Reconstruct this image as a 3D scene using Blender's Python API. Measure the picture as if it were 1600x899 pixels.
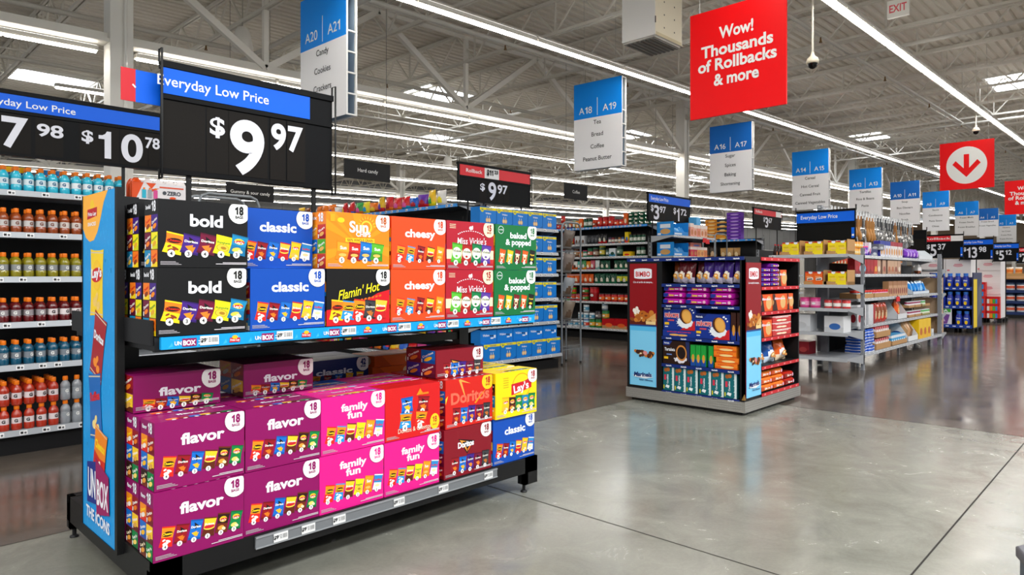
import bpy, math, random
from math import sin, cos, pi, radians
random.seed(7)
for _o in list(bpy.data.objects): bpy.data.objects.remove(_o)
C = bpy.context.scene.collection
S = bpy.context.scene

# ---------------------------------------------------------------- camera, world, exposure
cam_d = bpy.data.cameras.new('camera'); cam = bpy.data.objects.new('camera', cam_d); C.objects.link(cam)
cam.location = (0, 0, 1.5); cam.rotation_euler = (radians(90), 0, radians(43.85 - 90))
cam_d.sensor_width = 36; cam_d.lens = 36*1067/1600; cam_d.shift_y = -19.5/1600
cam_d.clip_end = 300; cam_d.clip_start = .05
S.camera = cam
S.view_settings.view_transform = 'Standard'; S.view_settings.look = 'None'
S.view_settings.gamma = 1; S.view_settings.use_curve_mapping = False
S.view_settings.exposure = 0.26
LED = 24.0          # strip light diffusers
SKYL = 10.0          # skylight panes
W = bpy.data.worlds.new('world'); S.world = W; W.use_nodes = True
W.node_tree.nodes['Background'].inputs[0].default_value = (.93, .97, 1, 1)
W.node_tree.nodes['Background'].inputs[1].default_value = 0.42
S.cycles.max_bounces = 6; S.cycles.diffuse_bounces = 4; S.cycles.glossy_bounces = 3; S.cycles.transmission_bounces = 4
S.cycles.sample_clamp_indirect = 6; S.cycles.caustics_reflective = False; S.cycles.caustics_refractive = False
def area(name, loc, sx, sy, power, col=(1, .985, .965)):
    l = bpy.data.lights.new(name, 'AREA'); l.shape = 'RECTANGLE'; l.size = sx; l.size_y = sy; l.energy = power; l.color = col
    o = bpy.data.objects.new(name, l); o.location = loc; C.objects.link(o); return o
# further rows of strip lights over the part of the store behind the camera
for _y in (-.45, -4.3): area('store_strip_lamp', (14, _y, 5.2), 44, .16, 1150)
for _y in (3.45, 7.35): area('store_strip_lamp', (-5, _y, 4.8), 10, .16, 215)
area('store_strip_lamp', (-3, -.45, 4.7), 8, .16, 160)
area('store_strip_lamp', (-3, -4.3, 4.7), 8, .16, 160)
for _x in (1.2, 6.2): area('store_skylight_lamp', (_x, -2.4, 6.6), 2.4, 1.2, 260, (.86, .93, 1))

# ---------------------------------------------------------------- helpers
def lin(h):
    h = h.lstrip('#'); v = [int(h[i:i+2], 16)/255 for i in (0, 2, 4)]
    return tuple(x/12.92 if x <= .04045 else ((x+.055)/1.055)**2.4 for x in v)
_m = {}
def mat(col, rough=.45, metal=0, emit=0, spec=.3, coat=0):
    k = (col, rough, metal, emit, spec, coat)
    if k in _m: return _m[k]
    m = bpy.data.materials.new('finish_' + col.strip('#')); m.use_nodes = True
    b = m.node_tree.nodes['Principled BSDF']; r, g, bb = lin(col)
    b.inputs['Base Color'].default_value = (r, g, bb, 1); b.inputs['Roughness'].default_value = rough
    b.inputs['Metallic'].default_value = metal; b.inputs['Specular IOR Level'].default_value = spec
    b.inputs['Coat Weight'].default_value = coat
    if emit:
        b.inputs['Emission Color'].default_value = (r, g, bb, 1); b.inputs['Emission Strength'].default_value = emit
    _m[k] = m; return m
def noisy(name, c1, c2, scale, rough=(.4, .6), metal=0, bump=0, stretch=(1, 1, 1), detail=6):
    m = bpy.data.materials.new(name); m.use_nodes = True; nt = m.node_tree; N = nt.nodes; L = nt.links
    b = N['Principled BSDF']; tc = N.new('ShaderNodeTexCoord'); mp = N.new('ShaderNodeMapping'); mp.inputs['Scale'].default_value = stretch
    L.new(tc.outputs['Object'], mp.inputs[0])
    n = N.new('ShaderNodeTexNoise'); n.inputs['Scale'].default_value = scale; n.inputs['Detail'].default_value = detail; n.inputs['Roughness'].default_value = .6
    L.new(mp.outputs[0], n.inputs['Vector'])
    r = N.new('ShaderNodeValToRGB'); r.color_ramp.elements[0].position = .3; r.color_ramp.elements[1].position = .7
    r.color_ramp.elements[0].color = (*lin(c1), 1); r.color_ramp.elements[1].color = (*lin(c2), 1)
    L.new(n.outputs[0], r.inputs[0]); L.new(r.outputs[0], b.inputs['Base Color'])
    q = N.new('ShaderNodeMapRange'); q.inputs[3].default_value = rough[0]; q.inputs[4].default_value = rough[1]
    n2 = N.new('ShaderNodeTexNoise'); n2.inputs['Scale'].default_value = scale*.6; n2.inputs['Detail'].default_value = 4
    L.new(mp.outputs[0], n2.inputs['Vector']); L.new(n2.outputs[0], q.inputs[0]); L.new(q.outputs[0], b.inputs['Roughness'])
    b.inputs['Metallic'].default_value = metal
    if bump:
        bp = N.new('ShaderNodeBump'); bp.inputs['Strength'].default_value = bump; bp.inputs['Distance'].default_value = .01
        L.new(n2.outputs[0], bp.inputs['Height']); L.new(bp.outputs[0], b.inputs['Normal'])
    return m

_tg = {}
def text_geo(s, bold=0.):
    k = (s, bold)
    if k in _tg: return _tg[k]
    cu = bpy.data.curves.new('lettering', 'FONT'); cu.body = s; cu.size = 1; cu.resolution_u = 8 if len(s) <= 3 and s.isalnum() else 3; cu.offset = bold; cu.fill_mode = 'FRONT'
    if '1' in s and s != '1':                      # the built-in face draws a bare bar; set a flagged one between the other signs
        import re
        vs, fs, x = [], [], 0.
        for part in re.findall('1|[^1]+', s):
            v2, f2, w2 = text_geo(part, bold); lead = .16*(len(part)-len(part.lstrip())); x += lead; i = len(vs)
            vs += [(a+x, b_) for a, b_ in v2]; fs += [tuple(i+q for q in f) for f in f2]; x += w2+.07+.16*(len(part)-len(part.rstrip()))
        bpy.data.curves.remove(cu); _tg[k] = (vs, fs, max(x-.07, .05)); return _tg[k]
    if s == '1':
        t = .075+bold; bpy.data.curves.remove(cu)
        _tg[k] = ([(.20-.0,0),(.20+2*t*.8,0),(.20+2*t*.8,.7),(.20+.6*t,.7),(.14,.60),(.03,.55),(.03,.55-1.4*t),(.20,.55-.9*t)], [(0,1,2,3,4,7),(4,5,6,7)], .24+2*t*.8); return _tg[k]
    ob = bpy.data.objects.new('lettering', cu); me = ob.to_mesh()
    vs = [(v.co.x, v.co.y) for v in me.vertices]; fs = [tuple(p.vertices) for p in me.polygons]
    ob.to_mesh_clear(); bpy.data.objects.remove(ob); bpy.data.curves.remove(cu)
    x0 = min((v[0] for v in vs), default=0); x1 = max((v[0] for v in vs), default=1)
    _tg[k] = ([(a-x0, b) for a, b in vs], fs, max(x1-x0, 1e-4)); return _tg[k]
CAP = 0.70
class MB:
    def __init__(s): s.v = []; s.f = []; s.mi = []; s.sm = []; s.ms = []; s.ix = {}
    def _m(s, m):
        if isinstance(m, str): m = mat(m)
        if m.name not in s.ix: s.ix[m.name] = len(s.ms); s.ms.append(m)
        return s.ix[m.name]
    def face(s, pts, m, smooth=False):
        i = len(s.v); s.v += [tuple(p) for p in pts]; s.f.append(tuple(range(i, i+len(pts)))); s.mi.append(s._m(m)); s.sm.append(smooth)
    def mesh(s, pts, faces, m, smooth=False):
        i = len(s.v); s.v += [tuple(p) for p in pts]; k = s._m(m)
        for f in faces: s.f.append(tuple(i+j for j in f)); s.mi.append(k); s.sm.append(smooth)
    def box(s, a, b, m, rz=0, piv=None):
        (x0, y0, z0), (x1, y1, z1) = a, b
        p = [(x0,y0,z0),(x1,y0,z0),(x1,y1,z0),(x0,y1,z0),(x0,y0,z1),(x1,y0,z1),(x1,y1,z1),(x0,y1,z1)]
        if rz:
            px, py = piv or ((x0+x1)/2, (y0+y1)/2); c, n = cos(rz), sin(rz)
            p = [(px+(x-px)*c-(y-py)*n, py+(x-px)*n+(y-py)*c, z) for x, y, z in p]
        s.mesh(p, [(0,3,2,1),(4,5,6,7),(0,1,5,4),(1,2,6,5),(2,3,7,6),(3,0,4,7)], m)
    def bar(s, p, q, w, h, m):
        from mathutils import Vector as V
        p, q = V(p), V(q); d = (q-p).normalized(); up = V((0,0,1)) if abs(d.z) < .95 else V((1,0,0))
        a = d.cross(up).normalized()*w/2; b = a.cross(d).normalized()*h/2
        P = [p-a-b, p+a-b, p+a+b, p-a+b, q-a-b, q+a-b, q+a+b, q-a+b]
        s.mesh(P, [(0,1,2,3),(7,6,5,4),(0,4,5,1),(1,5,6,2),(2,6,7,3),(3,7,4,0)], m)
    def tube(s, path, r, m, n=8):
        from mathutils import Vector as V
        P = [V(p) for p in path]; rings = []; pa = None
        for i, p in enumerate(P):
            d = (P[min(i+1, len(P)-1)]-P[max(i-1, 0)]).normalized()
            if pa is None: a = d.cross(V((0,0,1)) if abs(d.z) < .9 else V((1,0,0))).normalized()
            else: a = (pa-d*pa.dot(d)).normalized()
            pa = a; b = d.cross(a)
            rings.append([p+a*r*cos(2*pi*k/n)+b*r*sin(2*pi*k/n) for k in range(n)])
        pts = [q for R in rings for q in R]
        fs = [(i*n+k, i*n+(k+1)%n, (i+1)*n+(k+1)%n, (i+1)*n+k) for i in range(len(P)-1) for k in range(n)]
        s.mesh(pts, fs, m, True)
        s.mesh(rings[0], [tuple(range(n))[::-1]], m); s.mesh(rings[-1], [tuple(range(n))], m)
    def lathe(s, prof, m, n=14, c=(0,0,0), cap=True):
        pts = [(c[0]+r*cos(2*pi*k/n), c[1]+r*sin(2*pi*k/n), c[2]+z) for r, z in prof for k in range(n)]
        fs = [(i*n+k, i*n+(k+1)%n, (i+1)*n+(k+1)%n, (i+1)*n+k) for i in range(len(prof)-1) for k in range(n)]
        s.mesh(pts, fs, m, True)
        if cap:
            L = len(prof)-1
            s.mesh([pts[k] for k in range(n)], [tuple(range(n))[::-1]], m); s.mesh([pts[L*n+k] for k in range(n)], [tuple(range(n))], m)
    def build(s, name, parent=None, loc=(0,0,0), rz=0):
        me = bpy.data.meshes.new(name); me.from_pydata(s.v, [], s.f)
        for m in s.ms: me.materials.append(m)
        me.polygons.foreach_set('material_index', s.mi); me.polygons.foreach_set('use_smooth', s.sm); me.update()
        o = bpy.data.objects.new(name, me); C.objects.link(o); o.location = loc; o.rotation_euler = (0, 0, rz)
        if parent: o.parent = parent
        return o
class Art:
    """flat printing on one face of a mesh: O origin (lower-left), U across, V up; layers rise a little along the normal"""
    def __init__(s, mb, O, U, V, step=.00006):
        from mathutils import Vector as Ve
        s.mb = mb; s.O = Ve(O); s.U = Ve(U).normalized(); s.V = Ve(V).normalized(); s.N = s.U.cross(s.V).normalized(); s.k = 1; s.st = step
    def P(s, x, y): return s.O+s.U*x+s.V*y+s.N*(s.k*s.st)
    def poly(s, pts, m): s.mb.face([s.P(*p) for p in pts], m); s.k += 1
    def rect(s, x, y, w, h, m): s.poly([(x,y),(x+w,y),(x+w,y+h),(x,y+h)], m)
    def ell(s, x, y, rx, ry, m, n=14, rot=0, clip=None):
        pts = []
        for k in range(n):
            a, b = rx*cos(2*pi*k/n), ry*sin(2*pi*k/n); px, py = x+a*cos(rot)-b*sin(rot), y+a*sin(rot)+b*cos(rot)
            if clip: px, py = min(px, clip[0]), min(py, clip[1])
            pts.append((px, py))
        s.poly(pts, m)
    def text(s, t, x, y, h, m, w=None, bold=.0, al='c', rot=0, shear=0):
        vs, fs, tw = text_geo(t, bold); k = h/CAP; kx = k if w is None else w/tw
        ox = {'c': -tw*kx/2, 'l': 0, 'r': -tw*kx}[al]; c, n = cos(rot), sin(rot)
        pts = []
        for a, b in vs:
            px, py = a*kx+ox+shear*b*k, b*k
            pts.append(s.P(x+px*c-py*n, y+px*n+py*c))
        s.mb.mesh(pts, fs, m); s.k += 1

def tag(o, label=None, cat=None, group=None, kind=None):
    for k, v in (('label', label), ('category', cat), ('group', group), ('kind', kind)):
        if v: o[k] = v
    return o
def thing(name, label, cat, loc=(0,0,0), rz=0, group=None):
    o = bpy.data.objects.new(name, None); o.empty_display_size = .05; C.objects.link(o); o.location = loc; o.rotation_euler = (0,0,rz)
    return tag(o, label, cat, group)
_kids = {}
def kids(o):
    if o not in _kids: _kids[o] = [c for c in bpy.data.objects if c.parent == o]
    return _kids[o]
def dup(o, parent=None):
    c = o.copy(); C.objects.link(c)
    if parent: c.parent = parent
    k2 = []
    for ch in kids(o): k2.append(dup(ch, c))
    _kids[c] = k2
    return c
_tpl = {}
def put(key, maker, loc, label, cat=None, group=None, rz=0, tilt=None):
    """the first of a kind is built, every further one is a copy of it and of its parts"""
    if key not in _tpl: o = maker(); _tpl[key] = o
    else: o = dup(_tpl[key])
    o.location = loc; o.rotation_euler = (tilt[0] if tilt else 0, tilt[1] if tilt else 0, rz)
    for k in ('label', 'group'):
        if k in o: del o[k]
    return tag(o, label, cat, group)
ORD = 'first second third fourth fifth sixth seventh eighth ninth tenth eleventh twelfth thirteenth fourteenth fifteenth sixteenth seventeenth eighteenth nineteenth twentieth'.split()
ORD += ['twenty-'+x for x in ORD[:9]] + ['thirtieth'] + ['thirty-'+x for x in ORD[:9]]+['fortieth']+['forty-'+x for x in ORD[:9]]

WHITE = mat('#eeeeec', .4); INK = mat('#141414', .5); BLACKM = mat('#0c0c0e', .5, 0, 0, .3); BLUE = mat('#0071dc', .4)
STEEL = mat('#8d9096', .38, .2); SHELF = mat('#a9adb2', .35, .15); PAINT = mat('#f3f1eb', .45); RED = mat('#f00810', .4, 0, 0, .2)

# ---------------------------------------------------------------- setting: floor, walls, roof
def floor_mat(name, c1, c2, c3, r0, r1):
    m = bpy.data.materials.new(name); m.use_nodes = True; nt = m.node_tree; N = nt.nodes; L = nt.links; b = N['Principled BSDF']
    tc = N.new('ShaderNodeTexCoord')
    def noise(sc, det, dist=0, rg=.6):
        n = N.new('ShaderNodeTexNoise'); n.inputs['Scale'].default_value = sc; n.inputs['Detail'].default_value = det
        n.inputs['Distortion'].default_value = dist; n.inputs['Roughness'].default_value = rg; L.new(tc.outputs['Object'], n.inputs['Vector']); return n
    n1 = noise(.55, 8, .6); n2 = noise(2.6, 9, .9, .7); n3 = noise(55, 3)
    r = N.new('ShaderNodeValToRGB'); e = r.color_ramp.elements
    e[0].position = .33; e[0].color = (*lin(c1), 1); e[1].position = .68; e[1].color = (*lin(c3), 1)
    x = e.new(.5); x.color = (*lin(c2), 1)
    mx = N.new('ShaderNodeMix'); mx.data_type = 'FLOAT'; mx.inputs[0].default_value = .5
    L.new(n1.outputs[0], mx.inputs[2]); L.new(n2.outputs[0], mx.inputs[3])
    m2 = N.new('ShaderNodeMix'); m2.data_type = 'FLOAT'; m2.inputs[0].default_value = .12
    L.new(mx.outputs[0], m2.inputs[2]); L.new(n3.outputs[0], m2.inputs[3]); L.new(m2.outputs[0], r.inputs[0]); L.new(r.outputs[0], b.inputs['Base Color'])
    q = N.new('ShaderNodeMapRange'); q.inputs[1].default_value = .3; q.inputs[2].default_value = .7; q.inputs[3].default_value = r0; q.inputs[4].default_value = r1
    L.new(n2.outputs[0], q.inputs[0]); L.new(q.outputs[0], b.inputs['Roughness'])
    bp = N.new('ShaderNodeBump'); bp.inputs['Strength'].default_value = .05; bp.inputs['Distance'].default_value = .02
    n4 = noise(1.6, 2); L.new(n4.outputs[0], bp.inputs['Height']); L.new(bp.outputs[0], b.inputs['Normal'])
    b.inputs['Specular IOR Level'].default_value = .6
    return m
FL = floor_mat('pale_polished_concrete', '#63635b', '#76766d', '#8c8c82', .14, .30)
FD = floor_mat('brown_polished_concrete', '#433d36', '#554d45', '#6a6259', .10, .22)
b = MB()
XA, YA, X1, X0 = 7.84, 4.65, 108, -9
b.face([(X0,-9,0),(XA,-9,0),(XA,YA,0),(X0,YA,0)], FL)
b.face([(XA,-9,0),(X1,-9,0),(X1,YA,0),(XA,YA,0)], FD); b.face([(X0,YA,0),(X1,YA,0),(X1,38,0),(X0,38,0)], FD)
jm = mat('#24211d', .8)
for a, c in (((3.379,-9),(3.389,YA)), ((XA-.005,-9),(XA+.005,YA)), ((X0,.92),(XA,.93)), ((X0,YA-.004),(XA,YA+.004))):
    b.face([(a[0],a[1],.0007),(c[0],a[1],.0007),(c[0],c[1],.0007),(a[0],c[1],.0007)], jm)
tag(b.build('floor'), kind='structure')
def zc(x): return 6.85+.027*x            # underside of the roof deck, which rises gently along x
def zg(x): return 4.953+.027*x           # underside of the girders
DECK = noisy('painted_deck', '#ddd8cc', '#e6e1d6', 1.2, (.5, .65))
b = MB(); pitch = .21
prof = []; y = -9.
while y < 38: prof += [(y,0),(y+.1,0),(y+.125,.06),(y+.185,.06)]; y += pitch
P0 = [(X0, y, zc(X0)+d) for y, d in prof]; P1 = [(X1, y, zc(X1)+d) for y, d in prof]; n = len(prof)
b.mesh(P0+P1, [(i, i+1, n+i+1, n+i) for i in range(n-1)], DECK)
b.face([(X0,-9,zc(X0)+.12),(X1,-9,zc(X1)+.12),(X1,38,zc(X1)+.12),(X0,38,zc(X0)+.12)], DECK)
tag(b.build('ceiling'), kind='structure')
b = MB(); wm = noisy('grey_wall', '#77797a', '#83858a', .4)
b.box((X0,37.6,0),(X1,37.8,9), wm)
for k in range(53): b.box((X0+k*2.2,37.585,0),(X0+k*2.2+.03,37.6,9), mat('#686a6c'))
b.box((X0,37.5,4.35),(X1,37.6,4.75), PAINT)
tag(b.build('wall_back'), kind='structure')
b = MB(); tan = noisy('tan_wall', '#a8937c', '#b8a48d', .3)
b.box((X1-.3,-9,0),(X1,37.6,9), tan); b.box((X1-.36,-9,2.9),(X1-.3,37.6,3.5), PAINT)
tag(b.build('wall_end'), kind='structure')
JOI = noisy('painted_steel', '#dcd8ce', '#e6e2d8', 2, (.4, .55)); GIR = mat('#f3f0e8', .45)
# open-web joists run along y and carry the deck
def joist(x):
    b = MB(); z1 = zc(x)-.03; z0 = z1-.72; ya, yb = (-6, 37)
    for s in (-.035, .035): b.box((x+s-.022,ya,z1-.06),(x+s+.022,yb,z1), JOI); b.box((x+s-.022,ya,z0),(x+s+.022,yb,z0+.055), JOI)
    k = 0; y = ya
    while y < yb-.8:
        b.bar((x,y,z1-.03),(x,y+.6,z0+.02),.036,.036,JOI); b.bar((x,y+.6,z0+.02),(x,y+1.2,z1-.03),.036,.036,JOI)
        if k % 2 == 0: b.bar((x,y+.6,z0+.02),(x,y+.6,z1-.03),.03,.03,JOI)
        y += 1.2; k += 1
    return tag(b.build('roof_joist'), kind='structure')
JX = [3.35-2.43*3+2.43*k for k in range(43)]
for x in JX: joist(x)
b = MB()
for y in (1.5, 5.4, 9.3, 14.2, 17.3, 21.4, 25.2, 30, 34): b.bar((X0,y,zc(X0)-.74),(X1,y,zc(X1)-.74),.03,.03,JOI)
tag(b.build('joist_bridging_beam'), kind='structure')
# girders run along x
def girder(y):
    b = MB(); x0, x1 = -3.95, 106
    for dz, w, h in ((0,.26,.05),(.05,.05,.11),(1.78,.24,.06),(1.7,.05,.1)):
        b.mesh([(x0,y-w/2,zg(x0)+dz),(x1,y-w/2,zg(x1)+dz),(x1,y+w/2,zg(x1)+dz),(x0,y+w/2,zg(x0)+dz),(x0,y-w/2,zg(x0)+dz+h),(x1,y-w/2,zg(x1)+dz+h),(x1,y+w/2,zg(x1)+dz+h),(x0,y+w/2,zg(x0)+dz+h)],
               [(0,3,2,1),(4,5,6,7),(0,1,5,4),(1,2,6,5),(2,3,7,6),(3,0,4,7)], GIR)
    x = 3.35-4.86*1.5
    while x < 104:
        for d in (-1, 1): b.bar((x,y,zg(x)+.1),(x+d*2.43,y,zg(x+d*2.43)+1.74),.1,.12,GIR)
        b.bar((x,y,zg(x)+.1),(x,y,zg(x)+1.74),.08,.09,GIR); x += 4.86
    return tag(b.build('roof_girder'), kind='structure')
for y in (11.7, 27.2): girder(y)
def column(x, y, w=.32):
    b = MB(); b.box((x-w/2,y-w/2,0),(x+w/2,y+w/2,zg(x)+1.8), PAINT); b.box((x-w/2-.06,y-w/2-.06,0),(x+w/2+.06,y+w/2+.06,.03), PAINT)
    b.box((x-w/2-.05,y-w/2-.05,zg(x)+1.55),(x+w/2+.05,y+w/2+.05,zg(x)+1.6), PAINT)
    b.tube([(x+.04,y-w/2-.03,.0),(x+.04,y-w/2-.03,zg(x)+1.5)], .025, PAINT, 6)
    return tag(b.build('column'), kind='structure')
for x, y in [(3.4+17.01*k, y) for y in (11.7, 27.2) for k in range(7)]: column(x, y)
# sprinkler pipes and conduit under the joists
pm = mat('#cfccc4', .4)
for y, r in ((9.6,.05),(13.6,.05),(17.2,.04),(5.0,.035),(21.5,.04)):
    b = MB(); b.tube([(X0,y,zc(X0)-.95),(X1,y,zc(X1)-.95)], r, pm)
    for k in range(14): x = k*4.3+1.2; b.lathe([(.035,-.12),(.02,-.08),(.012,0)], mat('#8a6f4c', .4, .5), 6, (x,y,zc(x)-.97))
    tag(b.build('sprinkler_pipe_beam'), kind='structure')
for x, r in ((6.4,.045),(15.8,.045),(27,.04)):
    b = MB(); b.tube([(x,-5,zc(x)-1.02),(x,37,zc(x)-1.02)], r, pm); tag(b.build('sprinkler_pipe_beam'), kind='structure')
# skylights in the deck
sky = mat('#f2f8ff', .5, 0, SKYL)
def skylight(i, x, y, w=2.0, d=1.25):
    b = MB(); z = zc(x)-.02
    b.box((x-w/2,y-d/2,z-.0),(x+w/2,y+d/2,z+.03), sky)
    for a, c in (((-w/2-.08,-d/2-.08),(w/2+.08,-d/2)),((-w/2-.08,d/2),(w/2+.08,d/2+.08)),((-w/2-.08,-d/2),(-w/2,d/2)),((w/2,-d/2),(w/2+.08,d/2))):
        b.box((x+a[0],y+a[1],z-.06),(x+c[0],y+c[1],z+.06), PAINT)
    tag(b.build('window_%d' % i), kind='structure')
for i, (x, y) in enumerate(((4.8,22.3),(13.9,16.4),(18.6,22.3),(33.2,9.6),(24,16.4),(48,9.6),(26,3.4),(28.6,22.3),(33,16.4),(6.8,30),(40,22.3),(-.5,16.4),(2.2,30))): skylight(i+1, x, y)
# ---------------------------------------------------------------- strip lights
led = mat('#fffaf2', .5, 0, LED); added_uplight = mat('#fffaf2', .5, 0, LED*.16); hous = mat('#d9d6cf', .4)  # the weaker emitter is an upward glow added on the housings to brighten the deck
def strip_tpl(L=2.40):
    o = bpy.data.objects.new('strip_light', None); C.objects.link(o); o.empty_display_size = .05; o['category'] = 'ceiling light'
    sl = .027
    b = MB()
    def slab(y0, y1, z0, z1, m, b, x0=0, x1=L):
        b.mesh([(x0,y0,z0+sl*x0),(x1,y0,z0+sl*x1),(x1,y1,z0+sl*x1),(x0,y1,z0+sl*x0),(x0,y0,z1+sl*x0),(x1,y0,z1+sl*x1),(x1,y1,z1+sl*x1),(x0,y1,z1+sl*x0)],
               [(0,3,2,1),(4,5,6,7),(0,1,5,4),(1,2,6,5),(2,3,7,6),(3,0,4,7)], m)
    slab(-.055,.055,.05,.12,hous,b); b.mesh([(0,-.085,.045),(L,-.085,.045+sl*L),(L,-.055,.075+sl*L),(0,-.055,.075)],[(0,1,2,3)],hous)
    b.mesh([(0,.085,.045),(L,.085,.045+sl*L),(L,.055,.075+sl*L),(0,.055,.075)],[(3,2,1,0)],hous); slab(-.05,.05,.1205,.124,added_uplight,b,.02,L-.02); b.build('housing', o)
    for e in (0, 1):
        b = MB(); a0 = e*L/2+.02; a1 = (e+1)*L/2-.02; n = 8; pts = []
        for x in (a0, a1): pts += [(x, .046*cos(pi+pi*k/n), .048+.032*sin(pi+pi*k/n)+sl*x) for k in range(n+1)]
        b.mesh(pts, [(k,k+1,n+2+k,n+1+k) for k in range(n)], led, True); b.build('diffuser', o)
    return o
ROWS = [(3.45, .12, 'above the main aisle'), (7.35, .03, 'above the blue aisle signs'), (11.7, -.19, 'under the near white girder'), (15.3, .0, 'just beyond the near girder'),
        (19.1, .0, 'second beyond the near girder'), (23.0, .0, 'third beyond the near girder'), (27.2, -.19, 'under the far cream girder'), (31.2, .0, 'beyond the far girder'), (35, 0, 'along the back wall')]
for y, dz, desc in ROWS:
    x0 = .14*y-1; k = 0; xe = min(98, 9*y+8)
    gird = y in (11.7, 27.2)
    xs = [3.4-17.01+17.01*g+.24+2.36*j for g in range(7) for j in range(7)] if gird else [3.35-2.43*3+2.43*j for j in range(46)]
    for x in xs:
        if x0 < x < xe:
            put('strip_short' if gird else 'strip', (lambda: strip_tpl(2.32)) if gird else strip_tpl, (x, y, zg(x)+dz), 'white linear strip light, %s along the row %s' % (ORD[k], desc), 'ceiling light', 'strip lights '+desc); k += 1
# suspension rods of the two free-hanging rows
# ---------------------------------------------------------------- hanging blue and white aisle signs
AB = mat('#0a8af0', .4, 0, 0, .2); AW = mat('#efeff2', .4); AG = mat('#26292d', .5); AL = mat('#9fb4c8', .3)
def aisle_sign(x, y, zt, l, r, lines, label, w=1.14, h=1.77, th=.17, yaw=0, blue=AB):
    o = thing('aisle_sign', label, 'sign', (x, y, zt-h), yaw, 'blue and white aisle signs')
    b = MB()
    # two printed faces (towards -x and +x), an open frame between them
    for s in (0, 1):
        xx = -th/2 if s == 0 else th/2
        b.box((min(xx,xx+(.006 if s==0 else -.006)),-w/2,0),(max(xx,xx+(.006 if s==0 else -.006)),w/2,h), AW)
        a = Art(b, (xx, w/2, 0) if s == 0 else (xx, -w/2, 0), (0,-1,0) if s == 0 else (0,1,0), (0,0,1), .0006)
        a.rect(0, h*.59, w, h*.41, blue); a.rect(w*.5-.006, h*.61, .012, h*.2, WHITE)
        a.text(l, w*.25, h*.645, .135, WHITE, bold=.004); a.text(r, w*.75, h*.645, .135, WHITE, bold=.004)
        for i, t in enumerate(lines): a.text(t, w*.5, h*(.51-.138*i), .085, AG, bold=.006)
    b.build('face_panel', o)
    b = MB()
    for s in (-1, 1):
        ye = s*w/2; y0, y1 = min(ye, ye-s*.03), max(ye, ye-s*.03)
        for xa in (-th/2+.006, th/2-.026): b.box((xa,y0,0),(xa+.02,y1,h), WHITE)
        for k, z in enumerate((0, h*.155, h*.31, h*.465, h*.62, h-.02)): b.box((-th/2+.026,y0,z),(th/2-.026,y1,z+.02), WHITE)
    b.box((-th/2,-w/2,h-.012),(th/2,w/2,h), WHITE)
    b.box((-th/2+.01,-w/2+.05,.02),(-th/2+.02,w/2-.05,h-.02), AL); b.box((th/2-.02,-w/2+.05,.02),(th/2-.01,w/2-.05,h-.02), AL)
    b.build('frame', o)
    for s in (-1, 1):
        b = MB(); b.tube([(0,s*w*.33,h),(0,s*w*.33,h+zc(x)-zt)], .004, mat('#b9b9b4'), 5); b.build('hanging_wire', o)
    return o
YS = 8.3
SG = [(5.0,'A20','A21',('Candy','Cookies','Crackers','Snacks')),(11.2,'A18','A19',('Tea','Bread','Coffee','Peanut Butter')),(17.0,'A16','A17',('Sugar','Spices','Baking','Shortening')),
      (22.55,'A14','A15',('Cereal','Hot Cereal','Canned Fruit','Canned Vegetables')),(28.1,'A12','A13',('Tortillas','Rice & Beans','Pasta','Sides')),(33.5,'A10','A11',('Soup','Box Dinners','Noodles','Broth')),
      (39,'A8','A9',('Sauce','Condiments','Pasta Sauce','Olives')),(46.2,'A6','A7',('Frozen Meals','Frozen Snacks','Frozen Breakfast')),(52.5,'A4','A5',('Frozen Bread','Frozen Vegetables')),(59.5,'A2','A3',('Desserts','Ice Cream','Frozen Pizza','Frozen Dinners'))]
for i, (x, l, r, ln) in enumerate(SG):
    zt = 5.42+.008*(x-11.2)
    aisle_sign(x, YS, zt, l, r, ln, 'blue and white hanging aisle sign reading %s and %s' % (l, r), yaw=radians((1,4,3,1,0,1,0,2,0,1)[i]), blue=mat('#1666be', .4, 0, 0, .2) if l in ('A16','A10','A4') else AB, h=(1.77,1.77,1.77,1.9,1.9,1.9,1.95,1.95,1.8,1.95)[i])
# ---------------------------------------------------------------- red hanging promotion signs
def red_sign(x, y, zb, w, h, arrow, label, yaw=0):
    o = thing('promotion_sign', label, 'sign', (x, y, zb), yaw, 'red hanging promotion signs')
    b = MB(); b.box((-.012,-w/2,0),(.012,w/2,h), RED)
    for s in (0, 1):
        a = Art(b, (-.012,w/2,0) if s == 0 else (.012,-w/2,0), (0,-1,0) if s == 0 else (0,1,0), (0,0,1), .0008)
        if arrow:
            a.ell(w/2, h*.5, w*.375, h*.39, WHITE, 40)
            t = w*.045; cx, cy = w/2, h*.5
            a.rect(cx-t*1.1, cy-h*.17, t*2.2, h*.40, RED)
            for d in (-1, 1):
                a.poly([(cx, cy-h*.25), (cx+d*w*.26, cy+h*.03), (cx+d*w*.20, cy+h*.105), (cx, cy-h*.115)], RED)
        else:
            for t, yy, ww in (('Wow!',.715,.36),('Thousands',.565,.75),('of Rollbacks',.43,.82),('& more',.285,.47)):
                a.text(t, w/2, h*yy, h*.105, WHITE, w=w*ww, bold=.03)
    b.build('panel', o)
    for s in (-1, 1):
        b = MB(); b.tube([(0,s*w*.4,h),(0,s*w*.4,h+.05)], .012, STEEL, 6); b.tube([(0,s*w*.4,h+.02),(0,s*w*.36,zc(x)-zb)], .004, mat('#b9b9b4'), 5); b.build('hanging_wire', o)
red_sign(7.7, 3.70, 3.43, 1.20, 1.30, False, 'large red hanging sign announcing thousands of price cuts, in front of the light row')
red_sign(21, 3.78, 3.74, 1.20, 1.24, True, 'red hanging sign with a white disc and a red down arrow')
red_sign(31, 3.78, 3.74, 1.20, 1.24, False, 'small distant red hanging sign with white words, beyond the arrow sign')
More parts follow.
